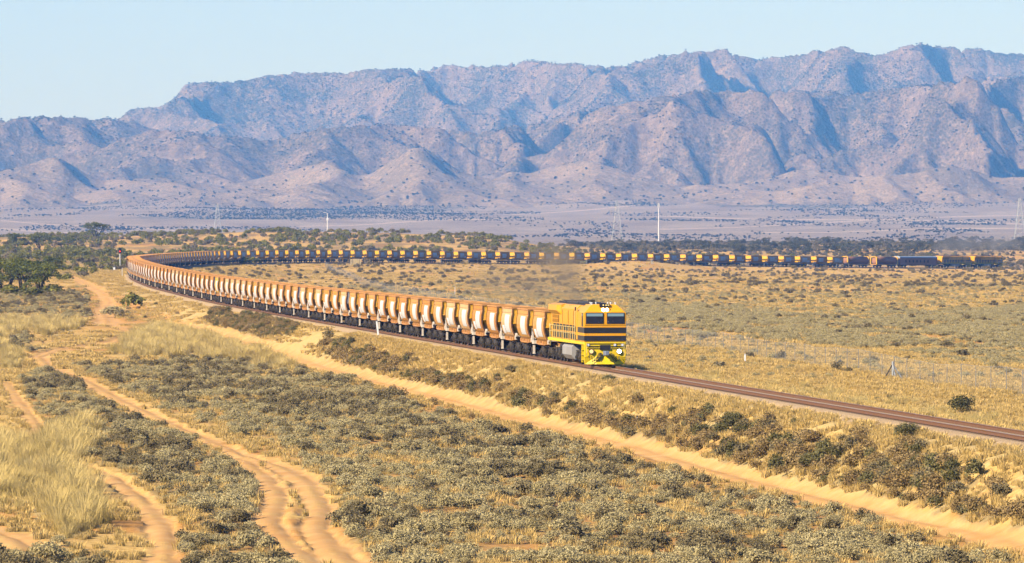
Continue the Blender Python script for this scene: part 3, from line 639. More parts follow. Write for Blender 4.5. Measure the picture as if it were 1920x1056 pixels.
def place(o, s, flip=False, nose=0.0):
    "stand a vehicle whose local origin lies at distance s along the line; forward is towards smaller s unless flipped"
    p, d = at_s(s); f = d if flip else -d
    o.location = p; o.rotation_euler = (0, 0, math.atan2(f.y, f.x))
S0 = s_of_y(398)
loco = tag(make_loco(), 'yellow and orange diesel locomotive with black stripes leading the long train, headlights lit', 'locomotive', 'locomotives')
def chord(o, s_front, length, flip=False):
    "place a long vehicle on the chord between its two ends"
    a, _ = at_s(s_front); b, _ = at_s(s_front + (-length if flip else length)); d = (a - b)
    o.location = a; o.rotation_euler = (0, -math.atan2(d.z, math.hypot(d.x, d.y)), math.atan2(d.y, d.x))
chord(loco, S0, 20.6)

# ------------------------------------------------------------------ ore wagons
PROF = [(1.04, 1.30), (1.17, 1.45), (1.30, 1.72), (1.39, 2.05), (1.42, 2.38), (1.40, 2.74), (1.34, 3.02), (1.29, 3.12), (1.33, 3.15), (1.31, 3.48)]
OW = [(.66, .32, .07), (.72, .40, .15), (.60, .25, .035), (.76, .44, .18), (.69, .30, .04)]
M['wag'] = [paint('wagon_orange', c, (.26, .10, .03), .60, .7, .55) for c in OW]
M['wag_gold'] = paint('wagon_gold', (.80, .43, .02), (.3, .14, .03), .15, .6, .45)
M['wag_end'] = paint('wagon_end', (.84, .42, .03), (.42, .17, .03), .2, .8, .55)
M['end_grey'] = paint('wagon_end_grey', (.42, .40, .37), (.25, .15, .08), .4, .8, .6)
M['rim'] = paint('wagon_rim', (.60, .29, .085), (.17, .06, .025), .8, 1.2, .7)
M['inside'] = paint('wagon_inside', (.32, .14, .055), (.12, .04, .02), .7, 1, .85)
M['rib_shade'] = paint('wagon_rib_shade', (.24, .105, .035), (.08, .035, .02), .4, 1, .7)
M['frame'] = paint('wagon_frame', (.60, .27, .07), (.18, .09, .05), .6, 1.6, .6)
M['panel'] = paint('panel_white', (.69, .67, .63), (.52, .36, .22), .42, 1.6, .6)
M['fit'] = paint('fitting_pale', (.66, .56, .43), (.28, .18, .1), .5, 3, .6)
WL = 6.6; PITCH = 10.02
def wagon_meshes():
    me = {}; h = WL / 2
    def shell(off, x0, x1, ks):
        b = MB(); n = len(PROF)
        for s in (-1, 1):
            vs = []
            for x in (x0, x1): vs += [(x, s * (y + off), z) for y, z in PROF]
            b.add(vs, [(i, i + 1, n + i + 1, n + i) for i in range(n - 1)])
        return b
    body = shell(0, -h, h, None)
    inner = shell(-.09, -h + .05, h - .05, None)
    zt = 3.48
    b = body; 
    for s in (-1, 1): b.add([(-h, s * 1.31, zt), (h, s * 1.31, zt), (h - .05, s * 1.22, zt), (-h + .05, s * 1.22, zt)], [(0, 1, 2, 3)])
    b.add([(-h, -1.04, 1.30), (h, -1.04, 1.30), (h, 1.04, 1.30), (-h, 1.04, 1.30)], [(0, 1, 2, 3)])
    me['body'] = [b.mesh('body', m, smooth=False) for m in M['wag']] + [b.mesh('body', M['wag_gold'])]
    ii = inner; ii.add([(-h + .05, -1.1, 1.62), (h - .05, -1.1, 1.62), (h - .05, 1.1, 1.62), (-h + .05, 1.1, 1.62)], [(0, 1, 2, 3)])
    for x in (-1.6, 1.6): ii.box((x, 0, 3.25), (.09, 2.5, .12))
    me['inside'] = ii.mesh('lining', M['inside'])
    # end sheet: slopes inwards below the rim, then drops to the frame
    def end(sg):
        e = MB(); q = [(h, zt), (h - .04, 3.3), (h - .06, 2.3), (h - .34, 1.75), (h - .34, 1.30)]
        hw = lambda z: float(np.interp(z, [p[1] for p in PROF], [p[0] for p in PROF])) - .02
        vs = [(sg * x, -hw(z), z) for x, z in q] + [(sg * x, hw(z), z) for x, z in q]; n = len(q)
        e.add(vs, [(i, i + 1, n + i + 1, n + i) for i in range(n - 1)])
        for y in (-1.0, 1.0):   # corner gussets under a ledge
            e.loft([[(sg * (h + .34), y - .06, 2.42), (sg * (h + .34), y - .06, 2.30), (sg * (h + .34), y + .06, 2.30), (sg * (h + .34), y + .06, 2.42)], [(sg * (h - .2), y * .9 - .06, 2.70), (sg * (h - .2), y * .9 - .06, 2.06), (sg * (h - .2), y * .9 + .06, 2.06), (sg * (h - .2), y * .9 + .06, 2.70)]])
        e.box((sg * (h + .12), 0, 2.36), (.44, 2.5, .09)); e.box((sg * (h - .1), 0, 1.52), (.7, 1.3, .42)); e.box((sg * (h + .1), 0, 1.36), (.4, 2.1, .2))
        return e
    me['end'] = {}
    for k_, m in (('std', M['wag_end']), ('grey', M['end_grey']), ('gold', M['wag_gold'])): me['end'][k_] = (end(1).mesh('end_sheet', m), end(-1).mesh('end_sheet', m))
    n = len(PROF); me['flange'] = []   # frame round each end, its dark colour put in for the overhang's shade
    for sx in (-1, 1):
        r = MB(); lo = [(sx * (h + .02), y + .03, z) for y, z in PROF] + [(sx * (h + .02), -y - .03, z) for y, z in PROF[::-1]]
        li = [(sx * (h + .02), y - .06, z) for y, z in PROF] + [(sx * (h + .02), -y + .06, z) for y, z in PROF[::-1]]
        lo2 = [(sx * (h - .08), y, z) for _, y, z in lo]; li2 = [(sx * (h - .12), y, z) for _, y, z in li]; k = 2 * n
        r.add(lo + li + lo2 + li2, [(i, i + 1, k + i + 1, k + i) for i in range(k - 1) if i != n - 1] + [(i, i + 1, 2 * k + i + 1, 2 * k + i) for i in range(k - 1)] + [(k + i, k + i + 1, 3 * k + i + 1, 3 * k + i) for i in range(k - 1) if i != n - 1] + [(0, k - 1, 2 * k - 1, k)])
        me['flange'].append(r.mesh('end_frame', M['rib_shade']))
    t = MB()
    for s in (-1, 1): t.tube([(-h - .02, s * 1.31, 3.50), (h + .02, s * 1.31, 3.50)], .05, 6)
    for sx in (-1, 1): t.tube([(sx * h, -1.31, 3.50), (sx * h, 1.31, 3.50)], .05, 6)
    me['rim'] = t.mesh('top_rim', M['rim'])
    def curved(x0, x1, z0, z1, s, off, name, mat):
        b = MB(); zs = np.linspace(z0, z1, 9); ys = np.interp(zs, [p[1] for p in PROF], [p[0] for p in PROF]) + off; n = 9
        vs = [(x, s * y, z) for x in (x0, x1) for y, z in zip(ys, zs)]
        b.add(vs, [(i, i + 1, n + i + 1, n + i) for i in range(n - 1)]); return b.mesh(name, mat)
    me['panel'] = [curved(-.95, 1.95, 1.62, 3.0, s, .014, 'white_panel', M['panel']) for s in (-1, 1)]
    k = NT('stencil_plate'); f = k.noise(k.obj(), 7, 2); me_ = k.done(k.mix(k.math('GREATER_THAN', f, .60), (.8, .78, .74), (.30, .22, .15)), .6)
    me['plate'] = [curved(-2.5, -1.15, 1.52, 2.15, s, .014, 'number_plate', me_) for s in (-1, 1)]
    G_ = PITCH / 2 - .04; u = MB(); u.box((0, 0, 1.12), (2 * G_, .9, .26))
    for s in (-1, 1):
        u.box((0, s * .98, 1.20), (WL + .3, .14, .16))
        for x in (-2.4, -.9, 1.1, 2.5): u.box((x, s * 1.10, 1.16), (.40, .24, .24))
        u.tube([(-1.9, s * 1.16, 1.04), (1.6, s * 1.16, 1.04)], .07, 8)
    for x in (-h - .35, -h + .5, h - .5, h + .35): u.box((x, 0, 1.18), (.5, 2.1, .2))
    for sg in (-1, 1): u.box((sg * (h + 1.0), 0, 1.30), (1.1, 1.0, .3)); u.box((sg * (G_ - .2), 0, 1.0), (.45, .22, .22))
    me['under'] = u.mesh('underframe', M['frame'])
    me['bogie'] = bogie(2.6, [-.9, .9], .46, side_y=1.02, frame_h=.50).mesh('bogie', M['under'])
    me['wheels'] = wheelset(.46).mesh('wheelset', M['wheel'])
    GX = -PITCH / 2
    g = MB()
    for s in (-1, 1):
        g.tube([(GX - .3, s * 1.16, 1.1), (GX - .3, s * 1.2, 1.85), (GX - .2, s * 1.2, 2.08), (GX, s * 1.2, 2.15), (GX + .2, s * 1.2, 2.06), (GX + .3, s * 1.2, 1.8), (GX + .3, s * 1.16, 1.1)], .04, 6)
        g.box((GX, s * 1.05, 1.12), (1.0, .3, .26))
    me['hoop'] = g.mesh('end_handrail', M['fit'])
    g = MB()
    for s in (-1, 1):
        for dx in (-.28, .28): g.box((GX + dx, s * 1.10, .60), (.10, .10, .58))
        g.box((GX, s * 1.10, .28), (.8, .12, .08))
    me['steps'] = g.mesh('foot_steps', M['fit'])
    f = MB()
    for s in (-1, 1): f.box((h + .55, s * 1.06, 1.26), (.5, .24, .3)); f.cyl((h + .9, s * 1.12, 1.42), (0, 1, 0), .2, .14, 12)
    f.box((h + .6, 0, 1.38), (.9, 2.2, .1))
    me['fit'] = f.mesh('brake_gear', M['fit'])
    return me
WM = wagon_meshes()
def wagon(kind_a, colour, endk, far=False):
    t = empty('ore_wagon'); o = lambda n, m, p=t: link(bpy.data.objects.new(n, m), p)
    b = o('body', WM['body'][colour]); o('lining', WM['inside'], b); [o('end_frame', m, b) for m in WM['flange']]; o('top_rim', WM['rim'], b)
    o('end_sheet', WM['end'][endk][0], b); o('end_sheet', WM['end'][endk][1], b)
    for m in WM['panel']: o('white_panel', m, b)
    u = o('underframe', WM['under'])
    if kind_a:
        for m in WM['plate']: o('number_plate', m, b)
        o('end_handrail', WM['hoop'], u); o('foot_steps', WM['steps'], u)
    if not far or kind_a: o('brake_gear', WM['fit'], u)
    for x in ((.2, PITCH / 2) if kind_a else (-.2,)):
        g = o('bogie', WM['bogie']); g.location = (x, 0, 0)
        if not far:
            for q in (-.9, .9): ws = o('wheelset', WM['wheels'], g); ws.location = (q, 0, .46)
        else:
            for q in (-.9, .9): ws = o('wheelset', WM['wheels'], g); ws.location = (q, 0, .46)
    return t
ONES = 'zeroth first second third fourth fifth sixth seventh eighth ninth tenth eleventh twelfth thirteenth fourteenth fifteenth sixteenth seventeenth eighteenth nineteenth'.split()
TENS = {2: 'twent', 3: 'thirt', 4: 'fort', 5: 'fift', 6: 'sixt', 7: 'sevent', 8: 'eight', 9: 'ninet'}
def ordinal(n):
    if n < 20: return ONES[n]
    if n < 100: return TENS[n // 10] + ('ieth' if n % 10 == 0 else 'y-' + ONES[n % 10])
    return str(n)
S_END = s_of_y(float(np.interp(1874, [960 + F * float(trk_x(y)) / y for y in np.arange(1900, 2200)], np.arange(1900, 2200))))   # nose of the far locomotive
# far end: two locomotives, covered van, two barrel wagons
l2 = copy_tree(loco); tag(l2, 'shaded locomotive at the head of the far end of the train, half hidden by heat shimmer'); 
l2['label'] = 'dark shaded locomotive at the outermost right end of the far train'; chord(l2, S_END, 20.6, True)
l3 = copy_tree(loco); l3['label'] = 'dark shaded locomotive coupled between the long van and the outermost far locomotive'; chord(l3, S_END - 21.6, 20.6, True)
M['van'] = paint('van_brown', (.36, .17, .09), (.12, .07, .05), .4, .6, .6); M['vanroof'] = paint('van_roof', (.34, .40, .45), (.2, .18, .15), .4, .6, .5)
def make_van():
    t = empty('covered_van'); Lv = 25.
    b = MB().prism([(-1.38, .95), (1.38, .95), (1.38, 3.35), (-1.38, 3.35)], -.3, -Lv + .3).obj('body', M['van'], t)
    MB().prism([(-1.42, 3.33), (1.42, 3.33), (1.30, 3.75), (.8, 4.02), (-.8, 4.02), (-1.30, 3.75)], -.25, -Lv + .25).obj('roof', M['vanroof'], t)
    for s in (-1, 1):
        for i in range(7): MB().box((-6.5 - i * 2.4, s * 1.385, 2.2), (.7, .03, .9)).obj('vent_panel', M['under'], b)
    MB().box((-Lv / 2, 0, .82), (Lv - .4, 2.2, .3)).obj('underframe', M['under'], t)
    for x in (-3.6, -Lv + 3.6):
        g = link(bpy.data.objects.new('bogie', WM['bogie']), t); g.location = (x, 0, 0)
        for q in (-.9, .9): ws = link(bpy.data.objects.new('wheelset', WM['wheels']), g); ws.location = (q, 0, .46)
    return t
van = tag(make_van(), 'long brown covered van with grey roof behind the far locomotives', 'railway van'); chord(van, S_END - 43.4, 25, True)
def make_barrel():
    t = empty('barrel_wagon'); Lb = 14.
    prof = [(.3 + 0, 0)]; rings = []
    b = MB(); n = 20
    for x, r in ((-.9, .6), (-.8, 1.1), (-.5, 1.36), (-13.5, 1.36), (-13.2, 1.36), (-13.3, 1.1), (-13.2, .6)): rings.append([(x, r * math.cos(2 * math.pi * k / n), 2.35 + r * math.sin(2 * math.pi * k / n)) for k in range(n)])
    b.loft([rings[0], rings[1], rings[2], [(-13.1, y, z) for _, y, z in rings[2]], [(-13.4, y, z) for _, y, z in rings[1]], [(-13.5, y, z) for _, y, z in rings[0]]]).obj('barrel', M['van'], t, smooth=True)
    for x in (-.35, -13.65):
        e = MB(); e.prism([(-1.4, 1.0), (-1.1, 1.0), (-1.1, 3.3), (-.7, 3.55), (.7, 3.55), (1.1, 3.3), (1.1, 1.0), (1.4, 1.0), (1.4, 3.4), (.85, 3.8), (-.85, 3.8), (-1.4, 3.4)], x - .25, x + .25); e.obj('end_frame', M['wag_gold'], t)
    MB().box((-7, 0, .95), (13.8, 2.4, .3)).obj('underframe', M['frame'], t)
    for x in (-2.4, -11.6):
        g = link(bpy.data.objects.new('bogie', WM['bogie']), t); g.location = (x, 0, 0)
        for q in (-.9, .9): ws = link(bpy.data.objects.new('wheelset', WM['wheels']), g); ws.location = (q, 0, .46)
    return t
ba = tag(make_barrel(), 'yellow ended barrel wagon coupled directly to the long brown van', 'tank wagon', 'barrel wagons'); chord(ba, S_END - 69.2, 14, True)
bb = copy_tree(ba); bb['label'] = 'yellow ended barrel wagon coupled to the last ore wagon'; chord(bb, S_END - 87.5, 14, True)
S_W = S0 + 21.3
S_LAST = S_END - 102.6
NW = int((S_LAST - S_W) / PITCH); PITCH = (S_LAST - S_W) / NW
GOLD = {35}; GREY = {16, 22, 36}
S_BEND = s_of_y(1075); S_BEND2 = s_of_y(1420)
near_n = sum(1 for i in range(NW) if S_W + i * PITCH < S_BEND); far_n0 = sum(1 for i in range(NW) if S_W + i * PITCH < S_BEND2)
PROTO = {}
for i in range(NW):
    s = S_W + (i + .5) * PITCH
    ka = (i % 2 == 0); colr = 5 if i in GOLD else int(rng.integers(0, 5)); ek = 'gold' if i in GOLD or (i % 2 == 0 and i > 60) else ('grey' if i in GREY else 'std')
    key = (ka, colr, ek)
    if key not in PROTO: o = PROTO[key] = wagon(ka, colr, ek)
    else: o = copy_tree(PROTO[key])
    a, _ = at_s(s - 4.5); b, _ = at_s(s + 4.5); d = a - b; c = (a + b) / 2
    o.location = c; o.rotation_euler = (0, -math.atan2(d.z, math.hypot(d.x, d.y)), math.atan2(d.y, d.x))
    if i in GOLD: lab = 'golden yellow ore wagon with white panel, brighter than all its neighbours'
    elif i == 0: lab = 'orange ore wagon with white panel coupled directly behind the front locomotive'
    elif i < near_n: lab = f'orange ore wagon with white panel, {ordinal(i + 1)} behind the front locomotive'
    elif i < far_n0: lab = 'ore wagon in the tight bend beside the red signal'
    elif i == NW - 1: lab = 'shaded ore wagon coupled directly to the barrel wagons'
    else: lab = f'shaded ore wagon on the far line, {ordinal(NW - i)} from the barrel wagons'
    tag(o, lab, 'ore wagon', 'ore wagons in the bend' if near_n <= i < far_n0 and i not in GOLD else 'ore wagons of the long train')
print('wagons', NW, 'near', near_n, 'bend', far_n0 - near_n)

# ------------------------------------------------------------------ plants
def leaf_cloud(blobs, n, leaf, seed, flat_=.55, up=.25):
    "leaf clumps spread through lumpy volumes; blobs are (x, y, z, rx, rz)"
    r = np.random.default_rng(seed); V = []; Fq = []
    B = np.array(blobs, float); wgt = (B[:, 3] ** 2 * B[:, 4]) ** .6; wgt /= wgt.sum()
    for i in range(n):
        b = B[r.choice(len(B), p=wgt)]; d = r.normal(size=3); d /= np.linalg.norm(d)
        if d[2] < -.35: d[2] *= -.6
        q = r.uniform(.55, 1.05) ** .6; c = b[:3] + d * np.array([b[3], b[3], b[4]]) * q
        if c[2] < .01: c[2] = r.uniform(.01, .08)
        nrm = d * flat_ + r.normal(size=3) * .55 + np.array([0, 0, up]); nrm /= np.linalg.norm(nrm)
        a = np.cross(nrm, r.normal(size=3)); a /= np.linalg.norm(a); e = np.cross(nrm, a); sz = leaf * r.uniform(.6, 1.35)
        k = len(V); w_ = r.uniform(.45, .8)
        V += [c - a * sz, c - e * sz * w_, c + a * sz * 1.1, c + e * sz * w_]; Fq.append((k, k + 1, k + 2, k + 3))
    return np.array(V), np.array(Fq)
def bush_blobs(seed, n, w_, h_, spread=.62):
    r = np.random.default_rng(seed); out = [(0, 0, h_ * .40, w_ * .58, h_ * .44)]
    for i in range(n - 1):
        a = r.uniform(0, 6.283); q = r.uniform(0, 1) ** .6 * spread * w_; rr = w_ * r.uniform(.26, .46)
        out.append((q * math.cos(a), q * math.sin(a), h_ * r.uniform(.3, .62) * (1 - .45 * q / w_), rr, h_ * r.uniform(.3, .46)))
    return out
def bush_mesh(name, seed, n, leaf, mat, w_=.5, h_=.62, nb=9, spread=.5):
    V, Fq = leaf_cloud(bush_blobs(seed, nb, w_, h_, spread), n, leaf, seed); return np_mesh(name, V, Fq, mat)
def tuft_mesh(name, seed, n, h_, w_, mat, lean=.5, bw=.022):
    r = np.random.default_rng(seed); V = []; Fq = []
    for i in range(n):
        a = r.uniform(0, 6.283); q = r.uniform(0, 1) ** .7 * w_; b = np.array([q * math.cos(a), q * math.sin(a), -.03]); L = h_ * r.uniform(.55, 1.1)
        a2 = a + r.normal() * .6; t = np.array([math.cos(a2), math.sin(a2), 0]) * lean * r.uniform(.2, 1) * L; s_ = np.array([-math.sin(a2), math.cos(a2), 0]) * bw * r.uniform(.6, 1.4)
        m_ = b + t * .35 + np.array([0, 0, L * .62]); e = b + t + np.array([0, 0, L]); k = len(V)
        V += [b - s_, b + s_, m_ + s_ * .8, m_ - s_ * .8, e + s_ * .25, e - s_ * .25]; Fq += [(k, k + 1, k + 2, k + 3), (k + 3, k + 2, k + 4, k + 5)]
    return np_mesh(name, np.array(V), np.array(Fq), mat)
LM = dict(salt=leafmat('saltbush_leaf', (.42, .335, .145), (.67, .55, .265)), saltdark=leafmat('saltbush_dark_leaf', (.19, .15, .07), (.38, .30, .145)),
          brown=leafmat('dry_shrub_leaf', (.24, .155, .058), (.50, .35, .145)), green=leafmat('bluebush_leaf', (.105, .095, .034), (.29, .25, .10)),
          hill=leafmat('acacia_leaf', (.13, .13, .026), (.36, .325, .07)), hillgrey=leafmat('grey_scrub_leaf', (.15, .12, .062), (.34, .275, .14)),
          tree=leafmat('tree_leaf', (.065, .08, .014), (.25, .25, .05)), treegrey=leafmat('far_tree_leaf', (.06, .063, .032), (.17, .16, .08)), scrub=leafmat('range_leaf', (.028, .032, .02), (.07, .07, .04)),
          straw=leafmat('straw_blade', (.66, .43, .12), (.88, .62, .23)), strawpale=leafmat('pale_straw_blade', (.68, .49, .15), (.90, .68, .27)), bright=leafmat('bright_green_leaf', (.12, .17, .02), (.32, .36, .07)))
PM = {}
for key, mk, nv, n, leaf, w_, h_, nb in (('salt', 'salt', 8, 820, .030, .5, .52, 13), ('saltdark', 'saltdark', 5, 520, .038, .5, .58, 12), ('brown', 'brown', 5, 520, .036, .5, .66, 11), ('green', 'green', 5, 620, .036, .5, .68, 12), ('big', 'green', 4, 1700, .026, .5, .66, 16),
        ('hill', 'hill', 5, 260, .06, .5, .62, 11), ('hillgrey', 'hillgrey', 4, 240, .06, .5, .5, 11), ('far', 'treegrey', 3, 240, .06, .5, .7, 11), ('bright', 'bright', 2, 900, .028, .5, .85, 12)):
    PM[key] = [bush_mesh(mk + '_shrub', 100 * nb + 17 * i + len(key), n, leaf, LM[mk], w_, h_, nb) for i in range(nv)]
PM['tuft'] = [tuft_mesh('straw_tuft', 300 + i, 60, .34, .24, LM['straw'], .7, .014) for i in range(5)]
PM['tall'] = [tuft_mesh('tall_tuft', 320 + i, 260, 1.05, .42, LM['strawpale'], .8, .0072) for i in range(4)]
PM['patch'] = [tuft_mesh('straw_patch', 340 + i, 110, .30, .85, LM['straw'], .7, .03) for i in range(4)]
PM['mini'] = [np_mesh('scrub_dot', *leaf_cloud(bush_blobs(400 + i, 5, .5, .7), 40, .15, 400 + i), LM['scrub']) for i in range(4)]

def scatter(name, label, cat, pts, sc, keys):
    "one object of countless plants: points that carry copies of a few plant meshes"
    protos = bpy.data.collections.new(name + '_kinds'); ms = [m for k in keys for m in PM[k]]
    for i, m in enumerate(ms): protos.objects.link(bpy.data.objects.new('%s_kind_%03d' % (name, i), m))
    n = len(pts); me = bpy.data.meshes.new(name); me.vertices.add(n); me.vertices.foreach_set('co', np.asarray(pts, np.float32).ravel())
    def attr(nm, typ, v): a = me.attributes.new(nm, typ, 'POINT'); a.data.foreach_set('value', v)
    attr('size', 'FLOAT', np.asarray(sc, np.float32)); attr('turn', 'FLOAT', rng.uniform(0, 6.283, n).astype(np.float32)); attr('pick', 'INT', rng.integers(0, len(ms), n).astype(np.int32))
    o = link(bpy.data.objects.new(name, me)); g = bpy.data.node_groups.new(name, 'GeometryNodeTree')
    g.interface.new_socket('Geometry', in_out='INPUT', socket_type='NodeSocketGeometry'); g.interface.new_socket('Geometry', in_out='OUTPUT', socket_type='NodeSocketGeometry')
    N = g.nodes; gi = N.new('NodeGroupInput'); go = N.new('NodeGroupOutput'); iop = N.new('GeometryNodeInstanceOnPoints'); ci = N.new('GeometryNodeCollectionInfo')
    ci.inputs['Collection'].default_value = protos; ci.inputs['Separate Children'].default_value = True; ci.inputs['Reset Children'].default_value = True; iop.inputs['Pick Instance'].default_value = True
    def na(nm, t): q = N.new('GeometryNodeInputNamedAttribute'); q.data_type = t; q.inputs['Name'].default_value = nm; return [x for x in q.outputs if x.enabled and x.name == 'Attribute'][0]
    cx = N.new('ShaderNodeCombineXYZ'); g.links.new(na('turn', 'FLOAT'), cx.inputs[2]); L = g.links.new
    L(gi.outputs[0], iop.inputs['Points']); L(ci.outputs[0], iop.inputs['Instance']); L(na('pick', 'INT'), iop.inputs['Instance Index']); L(cx.outputs[0], iop.inputs['Rotation']); L(na('size', 'FLOAT'), iop.inputs['Scale']); L(iop.outputs[0], go.inputs[0])
    o.modifiers.new('plants', 'NODES').node_group = g
    return tag(o, label, cat, kind='stuff')
def candidates(n, y0, y1, margin=.03, ulo=-.0897, uhi=.0897):
    y = np.sqrt(rng.uniform(y0 * y0, y1 * y1, n)); u = rng.uniform(ulo - margin, uhi + margin, n); x = u * y
    return x, y
def area(y0, y1, margin=.03): return (y1 * y1 - y0 * y0) / 2 * (.1794 + 2 * margin)
def prep(x, y):
    z = ground(x, y); px, py = proj(x, y, z); m = trk_slope(y); d = (x - trk_x(y)) / np.sqrt(1 + m * m); return z, px, py, d
def polys(px, py, P):
    k = np.zeros(px.shape, bool); px, py = jit(px, py)
    for p in P: k |= in_poly(px, py, p)
    return k
def individuals(name, cat, group, P, S, keys, labeler, n=300):
    "the plants that show largest become objects of their own; the rest is returned"
    P = np.asarray(P); S = np.asarray(S); fx, fy = proj(P[:, 0], P[:, 1], P[:, 2]); show = (np.abs(fx - 960) < 965) & (fy < 1062); order = np.argsort(-S / P[:, 1] * np.where(show, 1, .001)); n = min(n, int(show.sum())); big, rest = order[:n], order[n:]; ms = [m for k in keys for m in PM[k]]
    for i in big:
        o = bpy.data.objects.new(name, ms[int(rng.integers(0, len(ms)))]); o.location = P[i] - np.array([0, 0, .03]); o.scale = (S[i] * rng.uniform(.9, 1.15), S[i] * rng.uniform(.9, 1.15), S[i] * rng.uniform(.85, 1.15)); o.rotation_euler = (0, 0, rng.uniform(0, 6.28))
        px, py = proj(*P[i]); lab, grp = labeler(px, py); tag(link(o), lab, cat, grp or group)
    return P[rest], S[rest]

# saltbush flat in the foreground
N_ = int(area(190, 1000) * 1.75); x, y = candidates(N_, 190, 1000); z, px, py, d = prep(x, y)
clump = fbm(x / 3.2, y / 3.2, 3, 91); rm = road_mask(x, y); sz = polys(px, py, SALT)
far_ok = np.where(y > 560, rng.uniform(size=N_) < .55, True)
ok = sz & (rm < .12) & (np.abs(d) > 4) & far_ok & (rng.uniform(size=N_) < sstep(.35, .53, clump) * .95 + .05)
P = np.stack([x, y, z], 1)[ok]; S = ((.42 + .95 * rng.uniform(0, 1, ok.sum()) ** 2.2) * np.where(clump[ok] > .55, 1.12, .9))
dark = rng.uniform(size=len(P)) < sstep(.48, .64, fbm(P[:, 0] / 7, P[:, 1] / 12, 3, 92)) * .7 + .06
def salt_label(px, py):
    if px > 1000: return 'grey green saltbush at the lower edge of the flat right of centre', 'saltbush at the lower right edge of the flat'
    if px > 600: return 'grey green saltbush at the lower edge of the flat beside the twin wheel track', 'saltbush at the lower edge by the wheel track'
    if px > 250: return 'grey green saltbush at the foot of the scene between the two left tracks', 'saltbush between the two left tracks'
    return 'grey green saltbush in the bottom corner beside the tall straw tussocks', 'saltbush in the corner by the tussocks'
Pr, Sr = individuals('saltbush', 'saltbush', 'saltbush of the near flat', P[~dark], S[~dark], ['salt'], salt_label, 300)
scatter('saltbush_cover', 'grey green saltbush carpet covering the near flats', 'saltbush cover', Pr, Sr, ['salt'])
scatter('dark_saltbush_cover', 'dark brown green saltbush patches in the near flats', 'saltbush cover', P[dark], S[dark] * 1.08, ['saltdark'])
# pale low carpet beyond the line at right
N_ = int(area(430, 1300) * .8); x, y = candidates(N_, 430, 1300, ulo=0.0); z, px, py, d = prep(x, y); cl = fbm(x / 5, y / 9, 3, 93)
ok = (d > 14) & (rng.uniform(size=N_) < sstep(.36, .56, cl)) & (rng.uniform(size=N_) < np.where(polys(px, py, CARPET), .85, .05)) & (road_mask(x, y) < .2)
scatter('pale_saltbush_cover', 'pale low saltbush carpet beyond the line at the right', 'saltbush cover', np.stack([x, y, z], 1)[ok], rng.uniform(.7, 1.35, ok.sum()), ['salt'])
# shrubs on the bank between the dirt road and the line
N_ = int(area(200, 900) * 1.35); x, y = candidates(N_, 200, 900); z, px, py, d = prep(x, y); cl = fbm(x / 2.6, y / 3.5, 3, 94)
ok = polys(px, py, BELT) & (d < -3.0) & (road_mask(x, y) < .1) & (rng.uniform(size=N_) < sstep(.30, .46, cl))
extra = (d < -4) & (d > -14) & (y > 250) & (rng.uniform(size=N_) < .006) & (road_mask(x, y) < .1); ok |= extra
P = np.stack([x, y, z], 1)[ok]; S = rng.uniform(.75, 1.55, ok.sum()); kind_ = rng.uniform(size=len(P))
def bank_label(c):
    def f(px, py):
        pl = 'near the right edge' if px > 1480 else ('below and right of the locomotive' if px > 1100 else ('below the middle wagons' if px > 700 else 'below the far wagons'))
        return f'{c} shrub on the railway bank {pl}', f'{c} shrubs on the bank {pl}'
    return f
a_, b_ = kind_ < .58, kind_ >= .58
Pa, Sa = individuals('bank_shrub', 'shrub', 'shrubs on the bank', P[a_], S[a_], ['brown'], bank_label('dry brown'), 200)
Pb, Sb = individuals('bank_shrub', 'shrub', 'shrubs on the bank', P[b_], S[b_] * 1.05, ['green', 'saltdark'], bank_label('dark green'), 100)
scatter('bank_scrub', 'small brown and green scrub covering the railway bank', 'scrub', np.concatenate([Pa, Pb]), np.concatenate([Sa, Sb]) * .95, ['brown', 'brown', 'green'])
# separate shrubs over the plain inside the bend
N_ = int(area(430, 2080) * .0165); x, y = candidates(N_, 430, 2080); z, px, py, d = prep(x, y); cl = fbm(x / 14, y / 45, 3, 95)
dens = sstep(.40, .60, cl) * np.where(y > 1150, 1.0, .55) + .05
ok = (d > 9) & (rng.uniform(size=N_) < dens) & ~((px > 1085) & (px < 1300) & (py < 487))
P = np.stack([x, y, z], 1)[ok]; S = rng.uniform(.8, 2.2, ok.sum()) * np.where(y[ok] > 1100, 1.1, .85)
def plain_label(px, py):
    a = 'right of the locomotive' if px > 1180 else 'behind the middle wagons'
    b = 'on the near plain' if py > 575 else 'on the straw plain inside the bend'
    return f'dark brown green desert shrub {b} {a}', f'desert shrubs {b} {a}'
Pr, Sr = individuals('desert_shrub', 'shrub', 'desert shrubs', P, S, ['saltdark', 'hillgrey'], plain_label, 300)
scatter('distant_desert_scrub', 'scattered dark scrub on the straw plain inside the bend', 'scrub', Pr, Sr, ['saltdark', 'hillgrey'])
